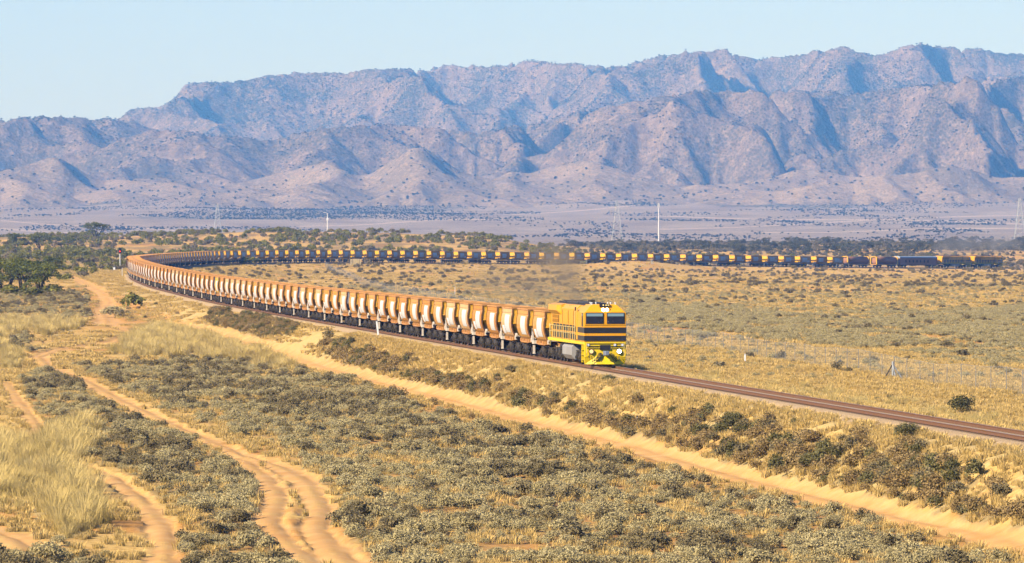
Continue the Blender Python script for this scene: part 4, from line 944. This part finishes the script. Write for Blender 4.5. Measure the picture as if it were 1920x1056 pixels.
# green bushes over the rise behind the far line
N_ = int(area(1010, 2480) * .020); x, y = candidates(N_, 1010, 2480); z, px, py, d = prep(x, y); cl = fbm(x / 12, y / 50, 3, 96)
ok = (d < -9) & (rng.uniform(size=N_) < sstep(.36, .58, cl) * .9) & (rng.uniform(size=N_) < 1 - .75 * sstep(1000, 1250, px)) & (road_mask(x, y) < .1)
P = np.stack([x, y, z], 1)[ok]; S = rng.uniform(1.8, 4.8, ok.sum()) * np.where(y[ok] < 1350, .7, 1); gk = rng.uniform(size=len(P)) < .55
def hill_label(px, py):
    a = 'left of the red signal' if px < 225 else ('above the bend of the train' if px < 560 else 'above the far wagons')
    return f'olive green acacia bush on the rise {a}', f'acacia bushes on the rise {a}'
Pr, Sr = individuals('acacia_bush', 'bush', 'acacia bushes', P[gk], S[gk], ['hill'], hill_label, 300)
scatter('acacia_scrub', 'olive acacia scrub covering the rise behind the far wagons', 'scrub', Pr, Sr, ['hill'])
scatter('grey_scrub', 'grey brown scrub covering the rise behind the far wagons', 'scrub', P[~gk], S[~gk] * .9, ['hillgrey'])
# grey scrub right of the rise, out to the treeline
N_ = int(area(2120, 3200) * .030); x, y = candidates(N_, 2120, 3200); z, px, py, d = prep(x, y); cl = fbm(x / 16, y / 80, 3, 106)
ok = (d < -8) & (rng.uniform(size=N_) < sstep(1040, 1180, px) * (.18 + .8 * sstep(.34, .56, cl))); far_ = y[ok] > 2600
scatter('treeline_scrub', 'grey green scrub before and beneath the far treeline at the right', 'scrub', np.stack([x, y, z], 1)[ok], rng.uniform(1.6, 3.6, ok.sum()) * np.where(far_, 1.25, .9), ['hillgrey', 'hillgrey', 'far'])
# dry grass
N_ = int(area(190, 560) * 3.4); x, y = candidates(N_, 190, 560); z, px, py, d = prep(x, y); cl = fbm(x / 2.2, y / 2.2, 3, 97); rm = road_mask(x, y)
insalt = polys(px, py, SALT); bank = (d < -1.9) & (d > -8)
ok = (rm < .15) & (np.abs(d) > 1.75) & (rng.uniform(size=N_) < np.where(insalt, .22, np.where(bank, sstep(.24, .42, cl), np.where(d > 0, .75, sstep(.40, .55, cl) * .7))))
scatter('dry_grass', 'dry straw grass tufts growing over the bank and flats', 'grass', np.stack([x, y, z], 1)[ok], rng.uniform(.5, 1.2, ok.sum()), ['tuft'])
N_ = int(area(470, 1900) * .36); x, y = candidates(N_, 470, 1900); z, px, py, d = prep(x, y); cl = fbm(x / 4, y / 7, 3, 98)
ok = (road_mask(x, y) < .15) & (np.abs(d) > 2.2) & (rng.uniform(size=N_) < sstep(.38, .6, cl) * np.interp(y, [470, 800, 1900], [1, .9, .1]))
scatter('straw_grass', 'low straw grass covering the plain and the distant bank', 'grass', np.stack([x, y, z], 1)[ok], rng.uniform(.6, 1.3, ok.sum()), ['patch'])
# tall pale tussocks at the left and beside the line
N_ = int(area(190, 780) * 1.1); x, y = candidates(N_, 190, 780); z, px, py, d = prep(x, y)
k1 = polys(px, py, TALLG); k2 = (d > 3.0) & (d < 15) & (y < 520) & (rng.uniform(size=N_) < .30 * sstep(.4, .6, fbm(x / 3, y / 5, 2, 99))); k3 = (d < -3) & (d > -9) & (rng.uniform(size=N_) < .05) & (y < 420)
ok = ((k1 & (rng.uniform(size=N_) < .12 + .5 * sstep(.42, .6, fbm(x / 2.4, y / 3, 2, 111)))) | k2 | k3) & (road_mask(x, y) < .15)
scatter('tall_tussock_grass', 'tall pale feathery straw tussocks at the left and beside the line', 'grass', np.stack([x, y, z], 1)[ok], rng.uniform(.45, 1.35, ok.sum()) * np.where(k1[ok], 1.0, .5), ['tall'])
# scrub far off: plain and crests
N_ = 90000; x, y = candidates(N_, 5000, 9300); z, px, py, d = prep(x, y); cl = fbm(x / 90, y / 420, 4, 101)
band = np.zeros(N_)
for (bx0, bx1, by0, by1) in ((280, 860, 388, 414), (560, 920, 376, 396), (60, 280, 374, 386), (1180, 1300, 372, 386), (1330, 1960, 352, 390)):
    band = np.maximum(band, 1 - sstep(.5, 1.2, ((px - (bx0 + bx1) / 2) / (bx1 - bx0) * 2) ** 2 + ((py - (by0 + by1) / 2) / (by1 - by0) * 2) ** 2 + (fbm(x / 130, y / 500, 3, 102) - .5) * 1.6))
ok = rng.uniform(size=N_) < np.maximum(sstep(.52, .68, cl) * .35, band * .42)
scatter('far_plain_scrub', 'dark scrub scattered over the hazy plain below the range', 'scrub', np.stack([x, y, z], 1)[ok], rng.uniform(1.4, 3.8, ok.sum()), ['mini'])
pts = []; scs = []
for (xs, ys, Z), zlo, n in zip(RANGES, (110, 90, 160), (40000, 130000, 200000)):
    i = rng.integers(0, len(ys), n); j = rng.integers(0, len(xs), n); zz = Z[i, j]; xx = xs[j]; yy = ys[i]
    k = (np.abs(xx / yy) < .095) & (rng.uniform(size=n) < sstep(zlo, zlo + 170, zz) * sstep(.36, .58, fbm(xx / 90, yy / 90, 4, 103)) * .9 + .10)
    pts.append(np.stack([xx, yy, zz - .5], 1)[k]); scs.append((2.2 + 4.5 * rng.uniform(0, 1, k.sum()) ** 1.6) * (1.0 if zlo < 100 else 1.15))
scatter('range_scrub', 'dark scrub and small trees dotting the slopes and crests of the range', 'scrub', np.concatenate(pts), np.concatenate(scs), ['mini'])

# ------------------------------------------------------------------ single bushes that stand out
def single(name, key, px, py, wpx, label, cat='bush', hs=1.0, v=0):
    p = hit(px, py); s_ = wpx * p.y / F; o = bpy.data.objects.new(name, PM[key][v % len(PM[key])]); o.location = p - Vector((0, 0, .03)); o.scale = (s_, s_, s_ * hs); o.rotation_euler = (0, 0, v * 1.3); tag(link(o), label, cat)
for a in (('bluebush', 'big', 1803, 780, 84, 'large dark green bush in the straw grass beyond the rails at the right edge', 'bush', .75, 0), ('bluebush', 'big', 1672, 754, 30, 'small round green bush beyond the rails with a lower spray beside it', 'bush', .9, 1),
          ('bluebush', 'big', 1644, 752, 26, 'low green spray beside the small round bush beyond the rails', 'bush', .6, 2), ('bluebush', 'big', 1700, 822, 78, 'wide green bush high on the bank just below the rails', 'bush', .7, 3),
          ('bluebush', 'big', 1264, 776, 40, 'small dark bush alone in the bank grass right of the locomotive', 'bush', .7, 4), ('saltbush', 'bright', 751, 630, 30, 'bright green round bush beside the rails hiding wagon wheels', 'bush', 1., 0),
          ('acacia_bush', 'hill', 249, 578, 62, 'round olive bush on the bank beside the sandy road', 'bush', .9, 1), ('saltbush', 'salt', 214, 594, 80, 'wide grey bush between the sandy road and the round olive bush', 'bush', .6, 1),
          ('acacia_bush', 'hill', 16, 556, 70, 'dark bush under the leftmost tree at the left edge', 'bush', .6, 0), ('acacia_bush', 'hill', 60, 558, 66, 'dark bush under the middle trees of the left group', 'bush', .6, 3), ('acacia_bush', 'hill', 100, 552, 56, 'dark bush at the right foot of the left tree group', 'bush', .7, 4),
          ('bluebush', 'big', 1140, 716, 44, 'dark bush on the bank just below the front of the locomotive', 'bush', .6, 2), ('bluebush', 'saltdark', 960, 700, 50, 'dark bush on the upper bank below the nearest wagons', 'bush', .6, 2), ('bluebush', 'saltdark', 614, 636, 36, 'dark tall shrub at the top of the bank bush belt', 'bush', 1.1, 1),
          ('saltbush', 'salt', 905, 806, 60, 'pale saltbush standing above its neighbours beside the straight dirt road', 'bush', .8, 3), ('acacia_bush', 'hill', 350, 500, 60, 'olive bush inside the bend, left of its pair, before the far wagons', 'bush', .5, 2), ('acacia_bush', 'hill', 470, 497, 60, 'olive bush inside the bend, right of its pair, before the far wagons', 'bush', .5, 3)):
    single(*a)

# ------------------------------------------------------------------ trees
BARK = paint('bark', (.10, .07, .045), (.04, .03, .02), .5, 6, .9)
def tree_meshes(seed, h_, w_, mat, leaves, leaf, multi=3, crown0=.38, flat_top=False):
    r = np.random.default_rng(seed); b = MB(); blobs = []
    for k in range(multi):
        a = 6.283 * k / multi + r.uniform(-.5, .5); base = Vector((r.uniform(-.06, .06) * w_, r.uniform(-.06, .06) * w_, -.1)); top = Vector((math.cos(a) * w_ * .26, math.sin(a) * w_ * .26, h_ * r.uniform(.5, .66)))
        mid = base.lerp(top, .5) + Vector((r.uniform(-.05, .05), r.uniform(-.05, .05), .04)) * h_; b.tube([base, mid, top], [h_ * .028, h_ * .02, h_ * .011], 7)
        for q in range(3):
            a2 = a + r.uniform(-1.1, 1.1); e = mid.lerp(top, r.uniform(.2, 1)) ; t = e + Vector((math.cos(a2) * w_ * r.uniform(.14, .28), math.sin(a2) * w_ * r.uniform(.14, .28), h_ * r.uniform(.06, .22)))
            b.tube([e, e.lerp(t, .5) + Vector((0, 0, -.02 * h_)), t], [h_ * .012, h_ * .008, h_ * .004], 5); blobs.append((t.x, t.y, t.z, w_ * r.uniform(.12, .20), h_ * r.uniform(.09, .15)))
        blobs.append((top.x, top.y, top.z + h_ * .1, w_ * .2, h_ * .15))
    for q in range(13):
        a = r.uniform(0, 6.283); d_ = r.uniform(.15, .4) * w_; zz = h_ * (r.uniform(.78, .88) - .25 * (d_ / w_) if flat_top else r.uniform(crown0 + .1, .85) - .3 * (d_ / w_))
        blobs.append((math.cos(a) * d_, math.sin(a) * d_, zz, w_ * r.uniform(.13, .22), h_ * r.uniform(.09, .15)))
    V, Fq = leaf_cloud(blobs, leaves, leaf, seed, .5, .2)
    return b.mesh('trunk', BARK, smooth=True), np_mesh('crown', V, Fq, mat)
TK = [tree_meshes(500 + i, 1., 1.1, LM['tree'], 2300, .027, 4, .12) for i in range(3)] + [tree_meshes(520, 1., 1.15, LM['tree'], 2200, .03, 4, .05)] + [tree_meshes(530 + i, 1., 1.3, LM['treegrey'], 900, .042, 3, .06) for i in range(4)]
def tree(k, p, h_, label, group=None, sx=1.):
    t = empty('tree', p); t.scale = (h_ * sx, h_ * sx, h_); t.rotation_euler = (0, 0, rng.uniform(0, 6.28))
    link(bpy.data.objects.new('trunk', TK[k][0]), t); link(bpy.data.objects.new('crown', TK[k][1]), t); return tag(t, label, 'tree', group)
for i, (px, py, hp, k, lab) in enumerate(((10, 548, 74, 0, 'dark green multi stemmed tree cut by the left edge'), (42, 550, 72, 1, 'dark green spreading tree, second from the left edge'), (72, 552, 68, 2, 'dark green tree leaning over shaded scrub, third from the left edge'), (98, 512, 36, 0, 'smaller olive tree behind the right side of the dark left tree group'),
        (181, 444, 25, 3, 'round domed lone tree on the skyline at the left'), (34, 462, 28, 1, 'narrow olive tree on the left skyline near the edge'), (74, 468, 36, 2, 'tallest olive tree on the left skyline, pointed crown'), (100, 462, 22, 0, 'low olive tree beside the pointed skyline tree'), (128, 464, 22, 1, 'low dark tree between pointed tree and domed skyline tree'),
        (978, 452, 14, 3, 'small dark tree on the skyline above the middle of the far train'), (1066, 455, 14, 3, 'small dark skyline tree left of the lattice pylon'))):
    p = hit(px, py)
    if k == 3 and px < 300: p = Vector(((px - 960) * 2335 / F, 2335, float(ground((px - 960) * 2335 / F, 2335)))); hp = 33
    tree(k, p, hp * p.y / F, lab, sx=1.15 if k < 3 else 1.2)
N_ = 430; x, y = candidates(N_, 2500, 3150, .002); z, px, py, d = prep(x, y)
ok = (rng.uniform(size=N_) < sstep(1040, 1200, px) * .62) & (z > 1.5)
for xx, yy, zz, ppx in zip(x[ok], y[ok], z[ok], px[ok]):
    a = 'right of the white mast' if ppx > 1240 else 'beside the white mast'
    if ppx > 1640: a = 'behind the far locomotives'
    tree(4 + int(rng.integers(0, 4)), (xx, yy, zz - .1), rng.uniform(2.6, 5.2), f'grey green tree in the far treeline {a}', f'trees of the far treeline {a}')

# ------------------------------------------------------------------ signal, posts, fences, masts
M['galv'] = flat('galvanised', (.42, .43, .42), .5, .4); M['dark'] = flat('signal_black', (.02, .02, .022), .6); M['red'] = glow('red_signal', (1, .03, .01), 4)
M['timber'] = paint('pale_timber', (.58, .45, .24), (.3, .2, .1), .5, 3, .9)
def signal():
    p = hit(225, 506); h_ = 37 * p.y / F; t = tag(empty('railway_signal', p), 'railway signal on a white post showing a red light at the bend', 'signal')
    MB().tube([(0, 0, -.2), (0, 0, h_)], .09, 8).obj('post', M['white'], t); 
    b = MB(); b.prism([(-.38, h_ - .95), (.38, h_ - .95), (.38, h_ + .25), (.24, h_ + .5), (-.24, h_ + .5), (-.38, h_ + .25)], .06, .10); hd = b.obj('backboard', M['dark'], t); hd.rotation_euler = (0, 0, R(-90))
    b = MB().box((0, -.1, h_ - .2), (.36, .3, 1.0)).obj('lamp_housing', M['dark'], t)
    MB().cyl((0, -.27, h_ - .42), (0, 1, 0), .115, .06, 16).obj('red_lens', M['red'], b)
    MB().cyl((0, -.27, h_ - .0), (0, 1, 0), .13, .06, 16).obj('unlit_lens', M['hose'], b)
    v = MB(); v.tube([(-.17, -.3, h_ - .36), (-.12, -.42, h_ - .24), (.12, -.42, h_ - .24), (.17, -.3, h_ - .36)], .02, 5); v.obj('visor', M['dark'], b)
    l = MB(); [l.tube([(s * .16, .14, 0), (s * .16, .14, h_ - .7)], .015, 5) for s in (-1, 1)]; [l.tube([(-.16, .14, z), (.16, .14, z)], .012, 5) for z in np.arange(.3, h_ - .7, .35)]; l.obj('ladder', M['galv'], t)
signal()
p = hit(214, 507); c = tag(empty('relay_cabinet', p), 'small white cabinet in the grass beside the red signal', 'cabinet'); MB().box((0, 0, .4), (.55, .4, .8)).obj('case', M['white'], c, .02); MB().prism([(-.24, .8), (.24, .8), (0, .9)], -.3, .3).obj('roof', M['galv'], c)
def marker(px, py, hp, label, wid=.14, lean=0., top=None):
    p = hit(px, py); h_ = hp * p.y / F; t = tag(empty('marker_post', p), label, 'marker post'); t.rotation_euler = (0, lean, 0)
    MB().box((0, 0, h_ / 2 - .1), (wid, wid * .7, h_ + .2)).obj('post', M['white'], t, .01)
    MB().box((0, 0, h_ + .02), (wid * 1.2, wid * .9, .06)).obj('cap', top or M['galv'], t)
marker(710, 634, 32, 'white leaning kilometre post in the bank grass beside the middle wagons', .17, -.12)
marker(1397, 683, 17, 'white post in the scrub beyond the rails near the fence', .13)
marker(1195, 795, 13, 'short pale marker post with dark top in the bank shrubs', .09, 0, M['dark'])
marker(853, 556, 18, 'thin grey post standing on the straw plain behind the wagons', .09)
marker(229, 520, 18, 'thin white post in front of the first wagons of the bend', .10)

def fence_mat():
    k = NT('fence_wire'); k.N.remove(k.b); d = k.n('ShaderNodeBsdfDiffuse'); d.inputs[0].default_value = (.30, .31, .31, 1); t = k.n('ShaderNodeBsdfTransparent'); mx = k.n('ShaderNodeMixShader'); mx.inputs[0].default_value = .14
    k.l(t.outputs[0], mx.inputs[1]); k.l(d.outputs[0], mx.inputs[2]); k.l(mx.outputs[0], k.N['Material Output'].inputs[0]); return k.m
FW = fence_mat()
def fence(pts, step, h_, label, mesh_h=None, name='wire_fence', pr=.035, wires=(), pmat=None):
    pmat = pmat or M['galv']
    P = []; 
    for (x1, y1), (x2, y2) in zip(pts[:-1], pts[1:]):
        n = max(1, int(math.hypot(x2 - x1, y2 - y1) / step))
        P += [(x1 + (x2 - x1) * i / n, y1 + (y2 - y1) * i / n) for i in range(n)]
    P.append(pts[-1]); G = [Vector((x, y, float(ground(x, y)))) for x, y in P]; root = tag(empty(name, G[0]), label, 'fence'); o = G[0]
    pm = MB().tube([(0, 0, -.2), (0, 0, h_)], pr, 6).mesh('post', pmat); rest = MB()
    order = sorted(range(len(G)), key=lambda i: G[i].y)
    for r_, i in enumerate(order):
        if r_ < 99: q = link(bpy.data.objects.new('post', pm), root); q.location = G[i] - o
        else: rest.tube([G[i] - o - Vector((0, 0, .2)), G[i] - o + Vector((0, 0, h_))], pr, 5)
    if rest.v: q = rest.obj('post', pmat, root); q['kind'] = 'stuff'
    if mesh_h:
        V = []; 
        for g in G: V += [g - o + Vector((0, 0, .05)), g - o + Vector((0, 0, mesh_h))]
        link(bpy.data.objects.new('mesh_panel', np_mesh('mesh_panel', [tuple(v) for v in V], [(2 * i, 2 * i + 2, 2 * i + 3, 2 * i + 1) for i in range(len(G) - 1)], FW)), root)
    b = MB()
    for z in wires: b.tube([g - o + Vector((0, 0, z)) for g in G], .008, 4)
    if wires: b.obj('wire', M['galv'], root)
    return root
fence([(36, 340), (34, 380), (13, 619), (-23, 1104), (-52, 1590), (-46, 1640)], 6., 1.75, 'grey wire mesh fence running from the bend to the right edge beyond the line', 1.7, 'mesh_fence', .024, (1.72,), flat('fence_post_grey', (.24, .22, .19), .6))
tr = [(float(trk_x(y)) + 15 * 1 / math.hypot(1, trk_slope(y)), y - 15 * float(trk_slope(y)) / math.hypot(1, trk_slope(y))) for y in np.arange(1800, 2180, 12)]
fence(tr, 7.5, 1.5, 'low wire fence with pale posts in front of the far wagons and far locomotives', None, 'wire_fence', .06, (.5, .95, 1.4))
def strainer(px, py, hp, label):
    p = hit(px, py); h_ = hp * p.y / F; t = tag(empty('strainer_post', p), label, 'fence post')
    MB().tube([(0, 0, -.2), (0, 0, h_)], .085, 8).obj('post', M['galv'], t)
    for dx, dy in ((-.7, -.2), (.75, -.3), (.2, -.9)): MB().tube([(0, 0, h_ * .86), (dx, dy, -.05)], .045, 6).obj('stay', M['galv'] if dx > 0 else M['under'], t)
strainer(1674, 711, 33, 'grey strainer post with slanting stays in the mesh fence at right')
strainer(1222, 496, 11, 'pale strainer post with one slanting stay before the far wagons')
def stack(px, py, wpx, n, label, cols):
    p = hit(px, py); s_ = p.y / F; w_ = wpx * s_; t = tag(empty('timber_stack', p), label, 'timber stack'); 
    for i in range(n):
        for j in range(3):
            q = MB().box((rng.uniform(-.08, .08), (j - 1) * .42, .13 + i * .27), (w_ * rng.uniform(.92, 1.0), .36, .22)).obj('layer', cols, t, .01)
    for x in (-.3, .3): MB().box((x * w_, -.70, n * .135), (.1, .06, n * .27)).obj('prop', M['timber'], t)
stack(667, 498, 21, 7, 'stack of pale timber sleepers in front of the far wagons', M['timber'])
stack(689, 497, 15, 6, 'timber stack with shade put into its dark colour and with pale props, beside the pale sleeper stack', M['under'])  # dark material carries the shade of this stack
def mast(px, py_base, py_top, Y, rad, label, arm):
    x = (px - 960) * Y / F; z0 = float(ground(x, Y)); z1 = CAMZ + (450 - py_top) * Y / F; t = tag(empty('radio_mast' if not arm else 'lamp_mast', (x, Y, z0)), label, 'mast'); H_ = z1 - z0
    MB().tube([(0, 0, -.3), (0, 0, H_ * .5), (0, 0, H_)], [rad, rad * .85, rad * .6], 10).obj('pole', M['white'], t)
    if arm:
        MB().tube([(0, 0, H_ - .2), (-.8, 0, H_ + .3), (-1.5, 0, H_ + .45)], .12, 6).obj('arm', M['white'], t); MB().box((-1.6, 0, H_ + .42), (1.0, .4, .25)).obj('lamp_head', M['white'], t, .04)
        MB().box((0, 0, H_ * .78), (.9, .6, 1.3)).obj('control_box', M['white'], t, .05)
    else:
        for k in range(3): a = 2.1 * k; MB().box((math.cos(a) * .5, math.sin(a) * .5, H_ - 1.4), (.3, .3, 2.2), (0, 0, a)).obj('antenna', M['white'], t, .03)
    MB().cyl((0, 0, .15), (0, 0, 1), rad * 2, .5, 10).obj('base', M['galv'], t)
mast(614, 436, 400, 2700, .26, 'white lamp mast with small head on the skyline above the far wagons', True)
mast(1235, 452, 381, 3100, .36, 'tall plain white mast rising above the far treeline', False)
def pylon(px, py_base, py_top, Y, label):
    x = (px - 960) * Y / F; z0 = float(ground(x, Y)); H_ = CAMZ + (450 - py_top) * Y / F - z0; t = tag(empty('lattice_pylon', (x, Y, z0)), label, 'pylon', 'lattice pylons on the far plain'); w0 = H_ * .12
    def at(zf, sx, sy): w_ = w0 * (1 - zf) ** 1.2 + H_ * .018; return Vector((sx * w_, sy * w_, zf * H_))
    lv = [0, .2, .36, .5, .62, .72, .81, .89, 1.0]; leg = MB(); br = MB()
    for sx in (-1, 1):
        for sy in (-1, 1): leg.tube([at(z, sx, sy) for z in lv], .17, 5)
    for a, b in zip(lv[:-1], lv[1:]):
        for (s1, s2) in (((-1, -1), (1, -1)), ((1, -1), (1, 1)), ((1, 1), (-1, 1)), ((-1, 1), (-1, -1))):
            br.tube([at(a, *s1), at(b, *s2)], .09, 4); br.tube([at(a, *s2), at(b, *s1)], .09, 4); br.tube([at(b, *s1), at(b, *s2)], .09, 4)
    leg.obj('frame', M['galv'], t); br.obj('bracing', M['galv'], t)
    for z in (.80, .93):
        b = MB(); L = H_ * (.17 if z < .9 else .12)
        for s in (-1, 1): b.tube([(0, 0, z * H_ + .6), (s * L, 0, z * H_)], .10, 4); b.tube([(0, 0, z * H_ - .6), (s * L, 0, z * H_)], .10, 4); b.tube([(s * L, 0, z * H_), (s * L, 0, z * H_ - 1.6)], .08, 4)
        b.obj('cross_arm', M['galv'], t)
pylon(1157, 450, 376, 4700, 'pale lattice pylon beside the tall white mast')
pylon(408, 437, 383, 5200, 'pale lattice pylon on the plain above the bend of the train')
pylon(1912, 450, 372, 4700, 'pale lattice pylon at the right edge behind the far locomotives')

# ------------------------------------------------------------------ exhaust smoke
def smoke(label, blobs, dens, col, scale, wts):
    b = MB(); lo = np.min([np.array(c) - np.array(r_) for c, r_ in blobs], 0); hi = np.max([np.array(c) + np.array(r_) for c, r_ in blobs], 0)
    for (c, r_) in (((lo + hi) / 2, (hi - lo) * .88),):
        n, m = 20, 12; rings = []
        for i in range(1, m): t = math.pi * i / m; rings.append([(c[0] + r_[0] * math.sin(t) * math.cos(6.2832 * k / n), c[1] + r_[1] * math.sin(t) * math.sin(6.2832 * k / n), c[2] + r_[2] * math.cos(t)) for k in range(n)])
        b.loft(rings)
    k = NT('smoke_air'); k.N.remove(k.b); v = k.n('ShaderNodeVolumePrincipled'); v.inputs['Color'].default_value = (*col, 1); o = k.n('ShaderNodeNewGeometry').outputs['Position']
    f = None
    for i_, (c, r_) in enumerate(blobs):   # density falls off towards the edge of each puff
        s_ = k.n('ShaderNodeVectorMath', operation='SUBTRACT'); k.l(o, s_.inputs[0]); s_.inputs[1].default_value = c
        q = k.n('ShaderNodeVectorMath', operation='DIVIDE'); k.l(s_.outputs[0], q.inputs[0]); q.inputs[1].default_value = r_
        L = k.n('ShaderNodeVectorMath', operation='LENGTH'); k.l(q.outputs[0], L.inputs[0]); e = k.math('MULTIPLY', k.math('POWER', k.math('SUBTRACT', 1, L.outputs['Value'], clamp=True), 1.5), wts[i_]); f = e if f is None else k.math('MAXIMUM', f, e)
    nz = k.noise(o, scale, 4, .6); g = k.math('MULTIPLY', k.math('SUBTRACT', nz, .36, clamp=True), 4.)
    k.l(k.math('MULTIPLY', k.math('MULTIPLY', f, g), dens), v.inputs['Density']); k.l(v.outputs[0], k.N['Material Output'].inputs['Volume'])
    tag(b.obj('exhaust_smoke', k.m), label, 'smoke', kind='stuff')
def W3(px, py, Y): return ((px - 960) * Y / F, Y, CAMZ - (py - 450) * Y / F)
smoke('dark brown exhaust smoke rising above the front locomotive', [(W3(1084, 568, 408), (.9, 2, 1.2)), (W3(1074, 536, 412), (1.5, 4, 1.8)), (W3(1060, 508, 418), (1.9, 6, 1.7)), (W3(1035, 482, 430), (3.0, 12, 1.6)), (W3(1010, 540, 440), (3.6, 16, 2.0)), (W3(940, 530, 470), (4.6, 28, 2.4))], .55, (.46, .36, .24), .8, (1, .8, .85, .35, .15, .08))
smoke('thin grey exhaust smoke above the far locomotives', [(W3(1800, 460, 2110), (13, 20, 5.5)), (W3(1870, 458, 2120), (14, 24, 5.0)), (W3(1770, 470, 2100), (7, 14, 4.5))], .09, (.42, .40, .38), .12, (1, 1, 1))

# ------------------------------------------------------------------ haze
def build_haze():
    b = MB(); b.box((0, 8350, 400), (19000, 17900, 832)); 
    k = NT('haze_air'); k.N.remove(k.b); v = k.n('ShaderNodeVolumePrincipled')
    v.inputs['Color'].default_value = (.14, .41, 1.0, 1); v.inputs['Absorption Color'].default_value = (1, 1, 1, 1)
    v.inputs['Density'].default_value = HAZE; v.inputs['Anisotropy'].default_value = 0
    k.l(v.outputs[0], k.N['Material Output'].inputs['Volume'])
    tag(b.obj('haze', k.m), 'pale blue air lying between the plain and the range', 'haze', kind='stuff')
HAZE = 8.2e-5
build_haze()
